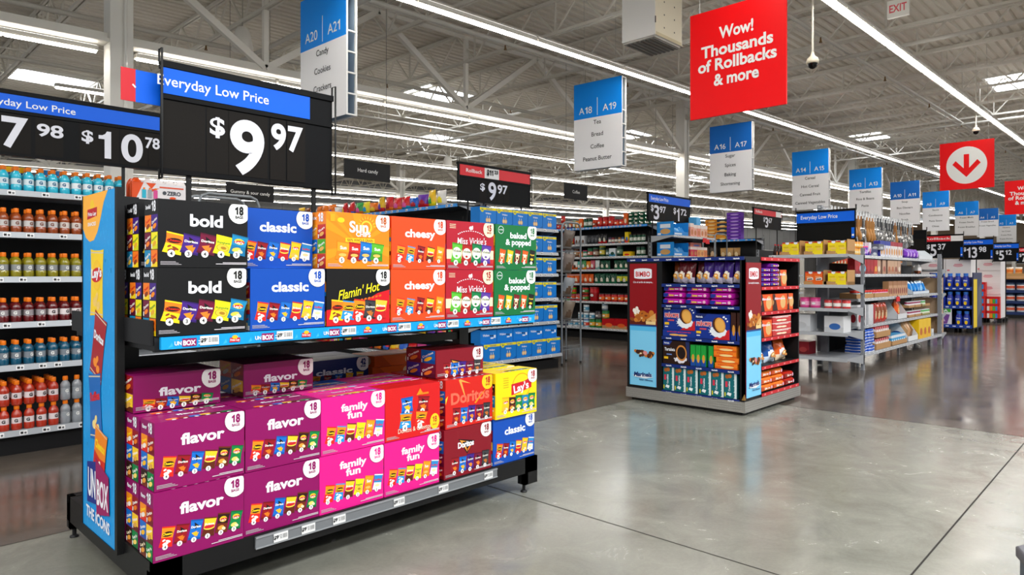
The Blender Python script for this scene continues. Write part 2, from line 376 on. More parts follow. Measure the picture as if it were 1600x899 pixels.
# ---------------------------------------------------------------- small black category signs
def cat_sign(x, y, z, t, w=.95, h=.32):
    o = thing('category_sign', 'small black hanging sign reading %s' % t, 'sign', (x, y, z), 0, 'small black category signs')
    b = MB(); b.box((-w/2,-.012,-h/2),(w/2,.012,h/2), BLACKM)
    a = Art(b, (-w/2,-.012,-h/2), (1,0,0), (0,0,1), .0008); a.text(t, w/2, h*.4, h*.2, WHITE, bold=.006); b.build('panel', o)
    for s in (-1, 1):
        b = MB(); b.tube([(s*w*.42,0,h/2),(s*w*.42,0,zc(x)-z)], .005, mat('#8a8a86'), 5); b.build('hanging_wire', o)
cat_sign(6.9, 10.15, 3.33, 'Hard candy'); cat_sign(6.35, 13.5, 3.18, 'Gummy & sour candy', 1.0, .33); cat_sign(13.95, 11.1, 3.66, 'Coffee', .95, .4); cat_sign(19.1, 11.6, 3.9, 'Baking', 1.2, .36)
# ---------------------------------------------------------------- hanging metal cabinet, cameras, speakers, exit sign
o = thing('unit_heater', 'white metal heater cabinet hanging from the roof, slatted underneath', 'heater', (9.0, 5.63, 5.17))
b = MB(); w, d, h = .80, .60, 1.15
cream = mat('#f2e9d2', .4)
b.box((0,0,.0),(w,d,h), mat('#f6f6f4', .25)); b.box((.01,-.004,.0),(w-.01,0,h), cream)
for i in range(5):
    for j in range(2): b.box((.25+.3*j,-.007,.15+.2*i),(.27+.3*j,-.004,.17+.2*i), INK)
b.box((.03,-.008,.0),(w-.03,-.004,.05), mat('#d8cba9')); b.box((.0,-.006,.18),(.02,0,.28), INK)
b.build('casing', o)
b = MB(); b.box((.02,.02,-.03),(w-.02,d-.02,0), mat('#b9b7b0'))
for k in range(7): b.box((.04,.04+k*.078,-.045),(w-.04,.07+k*.078,-.03), mat('#7f7e79'))
b.build('grille', o)
b = MB()
for x, y in ((.06,.06),(w-.06,.06),(.06,d-.06),(w-.06,d-.06)): b.tube([(x,y,h),(x,y,zc(9)-5.17)], .008, STEEL, 6)
b.build('hanger', o)
def dome(x, y, z, label):
    o = thing('security_camera', label, 'camera', (x, y, z), 0, 'dome cameras on long stems')
    b = MB(); b.tube([(0,0,.12),(0,0,zc(x)-z-.03)], .016, mat('#dcd8cb'), 8); b.build('stem', o)
    b = MB(); b.lathe([(.02,.2),(.03,.15),(.075,.11),(.088,.07),(.088,.04),(.07,.035)], cream, 18); b.build('housing', o)
    b = MB(); b.lathe([(.004,-.045),(.03,-.038),(.055,-.015),(.068,.02),(.07,.04)], mat('#0d0b09', .08), 18); b.build('camera_dome', o)
dome(10.25, 3.75, 4.56, 'dome camera on a long white stem beside the large red sign'); dome(21.5, 3.66, 5.26, 'dome camera on a long white stem above the arrow sign')
def bell(x, y, z, label):
    o = thing('pendant_speaker', label, 'speaker', (x, y, z), 0, 'white bell shaped pendant speakers')
    b = MB(); b.lathe([(.02,.46),(.09,.43),(.13,.36),(.165,.2),(.195,.03),(.2,0),(.18,.0),(.15,.2)], PAINT, 22); b.build('bell', o)
    b = MB(); b.tube([(0,0,.42),(0,0,zc(x)-z)], .01, mat('#b9b5aa'), 6); b.build('stem', o)
bell(5.75, 12.55, 5.72, 'white bell shaped pendant speaker just beyond the near girder'); bell(16.9, 19.6, 5.55, 'white bell shaped pendant speaker beside a far cream column')
bell(30.0, 23.6, 5.9, 'distant white bell shaped speaker over the coffee aisle'); bell(38.5, 18.0, 6.3, 'distant white bell shaped speaker over the baking aisle')
o = thing('exit_sign', 'white exit sign hanging from a roof joist above the main aisle', 'sign', (13.1, 3.35, 5.95))
b = MB(); b.box((-.03,-.17,0),(.03,.17,.3), mat('#f0efe9'))
a = Art(b, (-.03,.17,0), (0,-1,0), (0,0,1), .0008); a.text('EXIT', .17, .09, .13, mat('#e8606a'), w=.27, bold=.02); b.build('casing', o)
b = MB(); b.tube([(0,0,.3),(0,0,zc(13.1)-5.95)], .012, PAINT, 6); b.build('stem', o)
# ---------------------------------------------------------------- price boards
SLOT = mat('#171411', .55, 0, 0, .12); BOARD = mat('#0a0b0d', .5, 0, 0, .12); PBLUE = mat('#0560e0', .4, 0, 0, .2)
def digits(a, t, x, y, h, w=None, bold=.05):
    if '1' in t:                                   # a plain sans-serif one with a flag
        rel = [.50 if c == '1' else .66 for c in t]; k = (w or h*sum(rel))/sum(rel)
        for c, r in zip(t, rel):
            if c == '1': a.poly([(x+k*q, y+h*v) for q, v in ((.20,0),(.40,0),(.40,1),(.27,1),(.22,.90),(.13,.84),(.02,.83),(.02,.70),(.20,.70))], mat('#dcdde6', .5))
            else: digits(a, c, x+k*.04, y, h, k*(r-.08), bold)
            x += k*r
        return
    a.text(t, x, y, h, mat('#dcdde6', .5), w=w, bold=bold*.55, al='l')
def price_board(label, loc, rz, w, h, head, cells, texts, headtxt=None, tabs=None, name='price_sign', post=None, wire=True):
    """board hangs in a wire frame; local frame: face towards -y, origin lower-left"""
    o = thing(name, label, 'price sign', loc, rz, 'black price signs')
    b = MB(); b.box((0,0,0),(w,.04,h), BOARD); b.box((-.005,-.012,h-.035),(w+.005,.05,h), BOARD); b.box((0,-.010,head[0]-.028),(w,.0,head[0]-.004), BOARD); b.box((0,-.010,0),(w,.0,.022), BOARD)
    a = Art(b, (0,0,0), (1,0,0), (0,0,1), .0008)
    if wire and not cells: a.rect(w-.055, .03, .045, head[0]*.55, PBLUE); a.rect(w-.047, .06, .03, .03, WHITE)
    for x0, x1 in cells: a.rect(x0, .026, x1-x0, head[0]-.06, SLOT)
    for t in texts: digits(a, *t)
    b.build('board', o)
    b = MB(); hx0, hx1, hz0, hz1, hc = head[1], head[2], head[0], h-.037, head[3]
    b.box((hx0,-.006,hz0),(hx1,-.001,hz1), hc); a = Art(b, (0,-.006,0), (1,0,0), (0,0,1), .0008)
    if tabs:
        for x0, x1, c in tabs: a.rect(x0, hz0, x1-x0, hz1-hz0, c)
    for t in headtxt or (): a.text(t[0], t[1], t[2], t[3], t[5] if len(t) > 5 else WHITE, w=t[4], bold=.008, al='l')
    b.build('header_strip', o)
    if wire:
        for x in (-.012, w+.012):
            b = MB(); b.tube([(x,.02,h-.02),(x,.02,h+.06),(x,-.02,h+.06),(x,-.02,-.03),(x,.02,-.03),(x,.02,.02)], .006, INK, 6); b.build('wire_frame', o)
    if post:
        for x, z in post: b = MB(); b.box((x-.012,.01,z),(x+.012,.03,.03), INK); b.build('post', o)
    return o
# ---------------------------------------------------------------- printed snack bags (flat artwork on the cartons)
BAGS = {'cht': ('#f08a1c','#d8261d','Cheetos','#ffd91c','#e9e2d8'), 'chf': ('#f07a1c','#f3cf1a','Cheetos','#d02018','#8a3a1a'), 'chb': ('#f08a1c','#1b8fd0','Cheetos','#ffd91c','#f2efe8'),
 'dr': ('#93141f','#6f0c17','Doritos','#f4f1ea','#e0761f'), 'db': ('#1569c4','#0d4fa0','Doritos','#f4f1ea','#f0b41f'), 'dp': ('#42207f','#2f1560','Doritos','#f4f1ea','#f08a1f'), 'dm': ('#6f1034','#560b28','Doritos','#f4f1ea','#f07f2a'),
 'dk': ('#3a3a3e','#232326','Doritos','#e8e4da','#b96a2a'), 'fr': ('#f4c62a','#5d2413','Fritos','#f7f2ec','#d8a04a'), 'frr': ('#f2bd3c','#c11b20','Fritos','#f7f2ec','#e9c27a'), 'ly': ('#f7c01d','#f09d1a',"Lay's",'#f7f2ec','#e8b04a'),
 'lb': ('#2b1510','#6a2813',"Lay's",'#f4e3c0','#e39a3c'), 'lg': ('#0f7f41','#0a6432',"Lay's",'#f7f2ec','#f1d06a'), 'lbl': ('#1886b6','#126e9c',"Lay's",'#f7f2ec','#f1c94a'), 'fun': ('#f0e31c','#d6d31a','Funyuns','#1f7a2f','#e0a732'),
 'ruf': ('#2f84c4','#e9edf2','Ruffles','#d02a30','#e9d9a0'), 'sunO': ('#f09a22','#e07f18','Sun','#f7f2ec','#e8b45a'), 'sunR': ('#c3271f','#9d1a17','Sun','#f7f2ec','#e8b45a'), 'sunB': ('#1673c4','#0f59a0','Sun','#f7f2ec','#e8b45a'), 'sunG': ('#58b02c','#3f8f20','Sun','#f7f2ec','#e8b45a'),
 'mvg': ('#58b436','#3c9422','Vickie','#f2ead8','#f2ead8'), 'mvr': ('#a82018','#8c1812','Vickie','#f2ead8','#f2ead8'), 'mvd': ('#0f7a44','#0a5c33','Vickie','#f2ead8','#f2ead8'), 'mvp': ('#5a3a98','#47298a','Vickie','#f2ead8','#f2ead8'),
 'bkr': ('#e05a1e','#c9421a','Baked','#f7f2ec','#f0dcae'), 'bky': ('#f3c21e','#e2a818','Baked','#f7f2ec','#f0dcae'), 'bkm': ('#7c1a1f','#651318','Baked','#f7f2ec','#f0dcae'), 'pop': ('#1c1b1a','#12110f','Popped','#f0c63a','#f0c63a')}
DOT = mat('#f2f1ee', .5); SHD = mat('#0b0b0d', .6)
def bag(a, key, x, y, w, h, rot=0, num=None, lean=.12):
    ct, cb, t, tc, chip = BAGS[key]
    c, n = cos(rot), sin(rot)
    def T(px, py): px += lean*(py-.5)*h; return (x+px*c-py*n, y+px*n+py*c)
    hw = w/2
    def shape(y0, y1, m, k=1.0):
        pts = []
        for q in range(5): yy = y0+(y1-y0)*q/4; pts.append((hw*k*(.85+.15*abs(2*yy-1)**1.6), yy))
        L = [T(px, py*h) for px, py in pts]; R = [T(-px, py*h) for px, py in pts]
        a.poly(R+L[::-1], m)
    shape(0, 1, ct)
    if key[:2] in ('ch','fr','ru','lb','su','bk','po'): shape(0, .46, cb)
    else: shape(0, .10, cb)
    shape(.93, 1, cb, 1.0)
    def E(px, py, rx, ry, m, r2=0, n=12): X, Y = T(px, py); a.ell(X, Y, rx, ry, m, n, rot+r2)
    if key[:2] in ('ch',):
        E(0, h*.63, w*.40, h*.13, '#2a1a10', .12); E(-.04*w, h*.16, w*.22, h*.08, chip, .3); E(.13*w, h*.28, w*.2, h*.06, chip, -.3); E(-.2*w, h*.33, w*.12, h*.05, chip, .6)
    elif key[0] == 'd':
        X, Y = T(0, h*.28); s = w*.26
        a.poly([(X-s, Y+s*.5), (X+s*.7, Y+s*.75), (X+.1*s, Y-s*.8)], chip); a.poly([(X-s*.1, Y+s*.2), (X+s*1.15, Y+s*.3), (X+.5*s, Y-s*.95)], chip)
        a.poly([T(-w*.18, h*.86), T(w*.2, h*.7), T(-w*.04, h*.5)], '#141012')
    elif key[:2] == 'fr': E(0, h*.46, w*.44, h*.13, '#f3d24a', .1); E(0, h*.5, w*.42, h*.10, '#c4202a', .12)
    elif key[:2] in ('ly','lb','lg'): E(0, h*.68, w*.30, h*.15, '#f2c32a'); E(0, h*.66, w*.33, h*.075, '#c8202a', .15); E(-.08*w, h*.25, w*.26, h*.11, chip, .3); E(.16*w, h*.2, w*.16, h*.08, '#f7e7b0', -.3)
    elif key == 'fun': E(0, h*.36, w*.36, h*.2, '#8c6a1c'); E(0, h*.36, w*.33, h*.18, '#e8c23c'); E(.05*w, h*.36, w*.17, h*.08, '#a87a20')
    elif key[:2] == 'mv': E(0, h*.5, w*.42, h*.30, chip, 0, 16); E(0, h*.34, w*.12, h*.06, ct)
    elif key[:2] in ('bk',): E(0, h*.42, w*.26, h*.3, chip); E(0, h*.35, w*.16, h*.1, cb)
    else: E(0, h*.28, w*.28, h*.09, chip, .1)
    X, Y = T(0, h*(.585 if t != 'Vickie' else .55)); a.text(t, X, Y, h*(.115 if t != 'Sun' else .17), tc if t != 'Vickie' else '#3a5a30', w=w*(.72 if t not in ('Sun',"Lay's") else .46), bold=.03, rot=rot+.08)
    if num:
        X, Y = T(-w*.02, 0); a.ell(X, Y, w*.20, w*.20, DOT, 12); a.text(num, X, Y-w*.10, w*.20, INK, bold=.03)
KIND = {
 'flavor': ('#870a5a', ['cht4','dr3','db3','fr2','lb3','lg3'], 'flavor'), 'bold': ('#0d0d0f', ['chf4','dp3','dm4','fun4','lbl3'], 'bold'), 'classic': ('#0a49ab', ['cht4','dr4','db2','frr3','ly3','ruf2'], 'classic'),
 'family': ('#db1a86', ['cht2','chb3','fr2','fun2','sunO3','ruf2'], 'family fun'), 'cheesy': ('#e1481a', ['cht4','chb3','dr4','fr3','sunO2'], 'cheesy'),
 'sun': ('#ec8317', ['sunO5','sunR5','sunB4','sunG4'], ''), 'flamin': ('#0d0c0e', ['chf4','chb4','cht3','dk4','frr3'], ''), 'mv': ('#ab1a2c', ['mvg4','mvr4','mvd4','mvp3'], ''),
 'baked': ('#0e6a36', ['bkr4','bky4','bkm4','bkr3','pop3'], 'baked & popped'), 'dormix': ('#cf1a1c', [], ''), 'dorred': ('#cd2119', ['dr4','db4','dp4','dm3','dk3'], ''), 'dormar': ('#801020', ['dr4','db4','dp4','dm3','dk3'], ''),
 'lays': ('#f6d512', ['ly5','lb4','lg3','lbl3','lg3'], ''), 'blue': ('#12306e', ['cht4','dr3','db3','ly2','fr3'], 'classic')}
BW, BD, BH = .402, .172, .302
LT = mat('#e9ebf2', .45)
def carton(kind, lying=False, count='18', w=BW, d=BD, h=BH):
    """front faces -y, origin at the lower-left front edge"""
    col, bags_, word = KIND[kind]; body = mat(col, .38, 0, 0, .35)
    b = MB(); e = .0025
    b.box((0,0,0),(w,d,h), body)
    # flap seam on the top
    b.box((e,d*.49,h),(w-e,d*.51,h+.0006), mat(col, .5))
    a = Art(b, (0,0,0), (1,0,0), (0,0,1))
    def badge(num='18', m='#f1f1ef', tc=col):
        r = .052
        a.ell(w-.042, h-.040, r, r*1.02, m, 26, clip=(w-.001, h-.001)); a.text(num, w-.042, h-.050, .037, tc if col not in ('#0d0d0f','#0d0c0e') else INK, w=.042, bold=.06); a.text('BAGS', w-.042, h-.068, .012, tc if col not in ('#0d0d0f','#0d0c0e') else INK, w=.038, bold=.05)
    def bagrow(y, x0=.12, x1=.93, bw=None, bh=.085, rot=-.16):
        n = len(bags_); bw = bw or (x1-x0)*w/n*1.08
        for i, k in enumerate(bags_): bag(a, k[:-1], w*(x0+(x1-x0)*(i+.5)/n), y, bw, bh*(1.0 if i % 2 else 1.06), rot, k[-1])
    def small(y=.012, x0=.02, x1=.98):
        for i in range(3): a.rect(w*x0, y+.006*i, w*(.22-.03*i), .0022, mat('#b9b3b9', .6))
        for i in range(2): a.rect(w*(.62+.08*i), y+.004+.006*i, w*(x1-.62-.08*i), .003, mat('#d5cfd5', .6))
    fh = h if not lying else h*.62
    if kind == 'sun':
        for k in range(9):
            t = -.15+k*.42; a.poly([(w*.5, h*.42), (min(max(w*.5+.4*cos(t), 0), w), min(max(h*.42+.4*sin(t), 0), h)), (min(max(w*.5+.4*cos(t+.14), 0), w), min(max(h*.42+.4*sin(t+.14), 0), h))], mat('#f3931f', .35))
        for k in range(9):
            t = .1+k*.34; X, Y = w*.63, h*.76; a.poly([(X+.045*cos(t-.05), Y+.045*sin(t-.05)), (X+.068*cos(t), Y+.068*sin(t)), (X+.045*cos(t+.05), Y+.045*sin(t+.05))], '#f9cf3c')
        a.ell(w*.62, h*.76, .036, .036, '#f9c63a', 20); a.ell(w*.62, h*.76, .027, .027, body, 20)
        a.text('Sun', w*.50, h*.66, .058, LT, w=.12, bold=.03); a.text('CHIPS', w*.57, h*.585, .024, LT, w=.094, bold=.03)
        a.rect(w*.29, h*.475, w*.46, h*.075, '#f5c722'); a.text('100% WHOLE GRAIN', w*.52, h*.49, .0145, '#7a3a10', w=w*.42, bold=.02)
        for q in (.42, .62): a.rect(w*q-.03, h*.42, .06, .004, LT); a.rect(w*q-.025, h*.40, .05, .004, LT)
        a.rect(w*.06, h*.83, .028, .04, '#d9a01c'); a.ell(w*.22, h*.86, .022, .014, '#f5c722'); bagrow(h*.15, .16, .88, .085, .095, -.12); badge(tc='#b5541a'); small()
    elif kind == 'flamin':
        a.poly([(0,0),(w,0),(w,h*.62),(w*.8,h*.56),(w*.62,h*.44),(w*.45,h*.41),(w*.3,h*.33),(0,h*.28)], '#cc1420')
        for k in range(12): a.ell(w*(.18+.06*k), h*(.36+.014*k), .010, .006, '#e0641a', 8, .4)
        a.text("Flamin' Hot", w*.5, h*.53, .050, '#f4e01c', w=w*.66, bold=.01, shear=.35, rot=.19)
        bagrow(h*.10, .07, .93, .082, .10, -.12); badge(tc='#9d1420')
    elif kind == 'mv':
        a.rect(0, h*.13, w, h*.30, '#c22a30'); a.rect(0, h*.22, w, h*.19, '#efe0b6')
        a.ell(w*.5, h*.87, .014, .012, LT, 10); a.ell(w*.535, h*.88, .006, .014, LT, 8)
        for k in range(13): t = pi*(.2+.05*k); a.rect(w*.5-.13*cos(t)*1.0-.004, h*.62+.055*sin(t), .010, .005, LT)
        for k in range(3): a.rect(w*.06, h*(.92-.035*k), .05, .004, '#e7cfae')
        a.text('Miss', w*.32, h*.53, .040, LT, w=.085, bold=.004, shear=.1); a.text("Vickie's", w*.645, h*.53, .043, LT, w=.15, bold=.004, shear=.1)
        bagrow(h*.14, .10, .93, .088, .115, -.1); badge('15', '#f1e3bd', '#9d1b28'); small()
    elif kind == 'dormix':
        for k, x, y, r in (('db',.40,.50,-.03),('dr',.68,.47,.12),('chb',.36,.20,.08),('cht',.63,.19,.16)): bag(a, k, w*x, h*y, .088, h*.29, -r, '4')
        a.poly([(w*.55,h*.80),(w*.62,h*.93),(w*.68,h*.81)], '#f08a1c'); a.rect(w*.63, h*.80, .06, .012, '#e07a1c')
        a.text('Doritos & Cheetos', w*.52, h*.12, .026, '#e8e0c8', w=w*.6, bold=.0); a.text('MIX', w*.78, h*.07, .012, '#e8e0c8', bold=.02)
        a.ell(w-.042, h*.23, .036, .047, '#f5c722', 24); a.text('18', w-.042, h*.22, .034, '#b01a20', w=.034, bold=.03); a.text('BAGS', w-.042, h*.155, .010, '#b01a20', w=.03, bold=.02); small()
    elif kind in ('dorred', 'dormar') :
        X, Y, s = w*.45, fh*.62, .06
        if kind == 'dorred' and not lying:
            a.poly([(w*.30,h*.99),(w*.52,h*.87),(w*.33,h*.93),(w*.45,h*.45),(w*.27,h*.97)], '#f0a04a'); a.poly([(0,h*.62),(w*.05,h*.68),(.0,h*.5)], '#f2d23a')
            a.text('Doritos', w*.52, h*.50, .068, mat('#e56a52', .4), w=w*.82, bold=.03, rot=.02); a.poly([(w*.6,h*.45),(w*.92,h*.78),(w*.63,h*.43)], '#f08a1c')
            badge('18', '#f5c722', '#b01a20')
        else:
            a.poly([(X-s*1.1,Y+s*.75),(X+s*1.25,Y+s*.25),(X+s*.15,Y-s*.98)], '#0f0b0c'); a.poly([(X-s*.9,Y+s*.62),(X+s*.2,Y-s*.8),(X+s*.05,Y-s*.3),(X-s*.55,Y+s*.35),(X+.1*s,Y+.33*s)], '#ef9a3a')
            a.poly([(X+s*.3,Y-s*.7),(X+s*1.1,Y+s*.2),(X+s*.9,Y+s*.2),(X+s*.2,Y-s*.5)], '#e06a1c')
            a.text('Doritos', X, Y-.012, .034, LT, w=.135, bold=.045, rot=.02); badge(tc=col)
        bagrow(fh*.09, .14, .95, .064, fh*.30 if not lying else .075, -.06); small()
    elif kind == 'lays':
        X, Y = w*.62, h*.62; a.ell(X, Y+.012, .092, .085, '#e0921a', 30); a.ell(X, Y+.012, .086, .079, '#f9d21c', 30)
        a.poly([(X-.1,Y-.045),(X-.03,Y-.035),(X+.1,Y-.01),(X+.1,Y+.062),(X+.03,Y+.04),(X-.1,Y+.03)], '#c51a26'); a.text("Lay's", X, Y-.022, .05, LT, w=.15, bold=.03, rot=.16)
        for k in range(5): a.rect(w*.18, h*(.86-.05*k), .05, .006, '#c9a41a')
        bagrow(h*.13, .16, .95, .072, .092, -.06); badge(tc='#9d1b28'); small()
    else:
        if word == 'family fun':
            a.text('family', w*.51, h*.72, .038, LT, w=w*.42, bold=.032); a.text('fun', w*.51, h*.575, .038, LT, w=w*.23, bold=.032)
        elif word == 'baked & popped':
            a.text('baked', w*.55, h*.71, .038, LT, w=w*.40, bold=.03); a.text('& popped', w*.55, h*.56, .038, LT, w=w*.62, bold=.03); a.ell(w*.13, h*.88, .026, .026, LT, 20); a.ell(w*.13, h*.88, .023, .023, body, 20); a.text('not fried', w*.13, h*.87, .010, LT, w=.036, bold=.02)
        else:
            hh = {'flavor': .048, 'bold': .052, 'classic': .046, 'cheesy': .044}[word]
            a.text(word, w*.52, fh*(.625 if not lying else .64), hh*(1 if not lying else .78), LT, w=w*{'flavor': .49, 'bold': .37, 'classic': .50, 'cheesy': .56}[word], bold=.034)
        if kind == 'bold': bagrow(fh*.20, .06, .97, .082, .088, -.2)
        elif kind == 'blue': bagrow(.016, .2, .95, .06, .045, -.1)
        elif lying: bagrow(fh*.12, .10, .90, .060, fh*.40, -.12)
        else: bagrow(h*.19 if kind in ('flavor','family') else h*.16, .06, .97, .058, .084, -.17)
        badge(count); small()
    # printed end (-x) and top
    if bags_:
        s = Art(b, (0,d,0), (0,-1,0), (0,0,1)); cols = 2; rows = 3 if h > .25 else 2; top = .22 if h > .25 else .0
        for r in range(rows):
            for c in range(cols):
                k = bags_[(r*cols+c) % len(bags_)][:-1]; x0 = d*(.03+.48*c); cw = d*.46; ch = h*(1-top)/rows; y0 = h*(1-top)-ch*(r+1)
                ct, cb, t, tc, chip = BAGS[k]; s.rect(x0, y0+.002, cw, ch-.003, mat(ct, .35)); s.rect(x0, y0+.002, cw, ch*.28, mat(cb, .35))
                s.ell(x0+cw*.5, y0+ch*.34, cw*.3, ch*.14, chip, 10, .3); s.text(t, x0+cw*.5, y0+ch*.58, ch*.16, tc, w=cw*.8, bold=.03, rot=.35); s.rect(x0+.003, y0+.006, .010, .02, DOT)
        if top: s.text(word or 'mix', d*.3, h*.87, .018, LT, w=d*.35, bold=.03); s.text('18', d*.7, h*.83, .045, LT, w=d*.3, bold=.03)
        if not lying:
            t = Art(b, (0,0,h+.0006), (1,0,0), (0,1,0)); n = len(bags_)
            for i, k in enumerate(bags_):
                ct = BAGS[k[:-1]]; x = w*(.16+.74*(i+.5)/n); t.rect(x-.027, d*.12, .054, d*.2, mat(ct[0], .35)); t.rect(x-.027, d*.12, .054, d*.08, mat(ct[1], .35)); t.ell(x, d*.12, .010, .008, DOT, 8)
            t.text(word or 'variety', w*.5, d*.6, .03, LT, w=w*.34, bold=.03)
    return b
GR = 'snack cartons on the black rack'
def place_carton(kind, x, y, z, label, lying=False, count='18', key=None, rz=0, **kw):
    k = ('carton', kind, lying, count) + tuple(sorted(kw.items()))
    if lying and 'd' not in kw: kw.update(d=.30, h=.172)
    o = put(k, lambda: carton(kind, lying, count, **kw).build('snack_carton'), (x, y, z), label, 'box', GR, rz)
    o['category'] = 'box'; return o

def mk_box(w, d, h, c1, c2, c3, word=None, wc='#f2f2ee', style=0, side=None):
    b = MB(); b.box((0,0,0),(w,d,h), mat(c1, .35)); a = Art(b, (0,0,0), (1,0,0), (0,0,1))
    faces = [(a, w, h), (Art(b, (0,d,0), (0,-1,0), (0,0,1)), d, h)]
    for q, (a, w_, h_) in enumerate(faces):
        if side and q == 1: a.rect(.001,.001,w_-.002,h_-.002,mat(side,.35)); continue
        if style == 0: a.rect(0, 0, w_, h_*.32, mat(c2, .35)); a.ell(w_*.55, h_*.36, w_*.3, h_*.2, mat(c3, .35), 14)
        elif style == 1: a.rect(0, h_*.72, w_, h_*.28, mat(c2, .35)); a.ell(w_*.5, h_*.34, w_*.33, h_*.22, mat(c3, .35), 14)
        elif style == 2: a.rect(0, h_*.80, w_, h_*.12, mat(c2, .35)); a.ell(w_*.36, h_*.28, w_*.16, h_*.15, mat(c3, .4), 12); a.ell(w_*.60, h_*.26, w_*.16, h_*.15, mat(c3, .4), 12)
        elif style == 3: a.poly([(0,0),(w_*.35,0),(w_*.15,h_),(0,h_)], mat(c2, .35)); a.ell(w_*.72, h_*.5, min(w_,h_)*.4, min(w_,h_)*.4, mat(c3, .4), 16); 
        if word and (q == 0): a.text(word, w_*.5, h_*(.66 if style != 1 else .78), h_*.13, wc, w=w_*.72, bold=.03)
    return b
# ---------------------------------------------------------------- the black snack rack
RX0, RX1, RY0, RY1 = 1.055, 3.56, 3.175, 4.55; RC = 3.86
rack = thing('snack_rack', 'black two-sided metal rack full of snack cartons with a blue end panel', 'display rack', (RX0, RY0, 0))
L, D = RX1-RX0, RY1-RY0; pan = 4.12-RY0; pan0 = 3.585-RY0
rk = mat('#0b0b0d', .42, 0, 0, .35); rk2 = mat('#131316', .5, 0, 0, .35)
b = MB()
for y in (0, D-.03): b.box((0,y,.14),(L,y+.03,.243), rk)
for x in (0, L-.03): b.box((x,0,.10 if x == 0 else .14),(x+.03,D,.243), rk)
b.box((.03,.03,.225),(L-.03,D-.03,.241), rk2)
for k in range(9): b.box((.03,.06+k*.15,.2),(L-.03,.09+k*.15,.225), rk2)
b.box((0,-.002,.05),(.12,.05,.14), rk)
b.build('base_deck', rack)
for x, y in ((L-.125,0),(0,D-.07),(L-.125,D-.07),(0,0)):
    b = MB(); b.box((x,y,.058),(x+.125,y+.035,.243), rk); b.box((x,y,.058),(x+.03,y+.07,.2), rk); b.tube([(x+.03,y+.04,0),(x+.03,y+.04,.06)], .011, rk2, 8); b.lathe([(.024,0),(.024,.008),(.012,.014)], rk2, 10, (x+.03,y+.04,0)); b.build('leg', rack)
b = MB()   # grey price channel along the base
b.box((.46,-.010,.178),(2.10,0,.236), mat('#7d8084', .35, .3)); b.box((.46,-.014,.228),(2.10,-.010,.236), mat('#9b9ea2', .3, .3)); b.box((.46,-.014,.178),(2.10,-.010,.184), mat('#9b9ea2', .3, .3))
chan = b.build('price_channel', rack)
TAGM = mat('#dcdcdc', .5)
def price_tag(parent, x, z, y=-.013, w=.075, h=.042, t='9'):
    b = MB(); b.box((x,y-.002,z),(x+w,y,z+h), TAGM); a = Art(b, (x,y-.002,z), (1,0,0), (0,0,1)); a.text('$9', w*.17, h*.35, h*.4, INK, bold=.05); a.text('97', w*.33, h*.55, h*.2, INK, bold=.03)
    for k in range(6): a.rect(w*(.62+.055*k), h*.3, w*.025, h*.5, INK)
    for k in range(3): a.rect(w*.44, h*(.7-.18*k), w*.12, h*.07, INK)
    b.build('price_tag', parent)
for x in (.55, .70, .88, 1.27, 1.60, 1.98): price_tag(chan, x, .186)
# uprights, back frame, upper deck
for x in (.06, L-.15): b = MB(); b.box((x,RC-RY0-.04,.24),(x+.09,RC-RY0+.04,1.90), rk); b.build('upright', rack)
b = MB(); b.box((.06,RC-RY0-.02,1.84),(L-.06,RC-RY0+.02,1.895), rk); b.box((.06,RC-RY0-.025,1.02),(L-.06,RC-RY0+.025,1.075), rk); b.box((.06,RC-RY0-.02,1.24),(L-.06,RC-RY0+.02,1.3), rk)
b.box((.06,RC-RY0-.004,1.3),(L-.06,RC-RY0+.004,1.84), rk2)
b.build('back_frame', rack)
b = MB(); b.box((.015,.02,1.205),(L-.02,D-.14,1.228), rk2); b.box((.015,.02,1.16),(L-.02,.045,1.205), rk); b.box((.015,D-.165,1.16),(L-.02,D-.14,1.228), rk)
for x in (.015, .9, 1.7, L-.045): b.box((x,.045,1.165),(x+.025,D-.165,1.205), rk)
b.box((.0,.03,1.19),(.014,D-.1,1.30), rk2)
b.build('upper_deck', rack)
b = MB(); b.box((.035,-.002,1.172),(L-.03,.02,1.226), mat('#1398dc', .35))
a = Art(b, (.035,-.002,1.172), (1,0,0), (0,0,1)); sl = L-.065
for k in range(40): a.poly([(.03+k*.06,.006+.02*(k % 2)),(.05+k*.06,.012+.02*(k % 2)),(.045+k*.06,.03+.02*(k % 2))], mat('#3aaee6', .35))
for k in range(7):
    x = .05+k*.37; a.text('UN', x+.02, .016, .017, LT, w=.03, bold=.03); a.rect(x+.038, .008, .062, .036, '#8e1657'); a.text('BOX', x+.069, .014, .021, LT, w=.055, bold=.04)
    for q in range(2): a.rect(x+.108, .016+.012*q, .022, .004, LT)
    x += .25
    if k < 6: a.poly([(x,.012),(x+.05,.012),(x+.052,.032),(x+.002,.034)], '#c51a26'); a.ell(x+.026,.036,.014,.009,'#f2b51c'); a.text("Frito Lay", x+.026, .018, .010, LT, w=.044, bold=.02)
strp = b.build('shelf_strip', rack)
for k in range(6): price_tag(strp, .20+k*.37, 1.180, -.005, .085, .042)
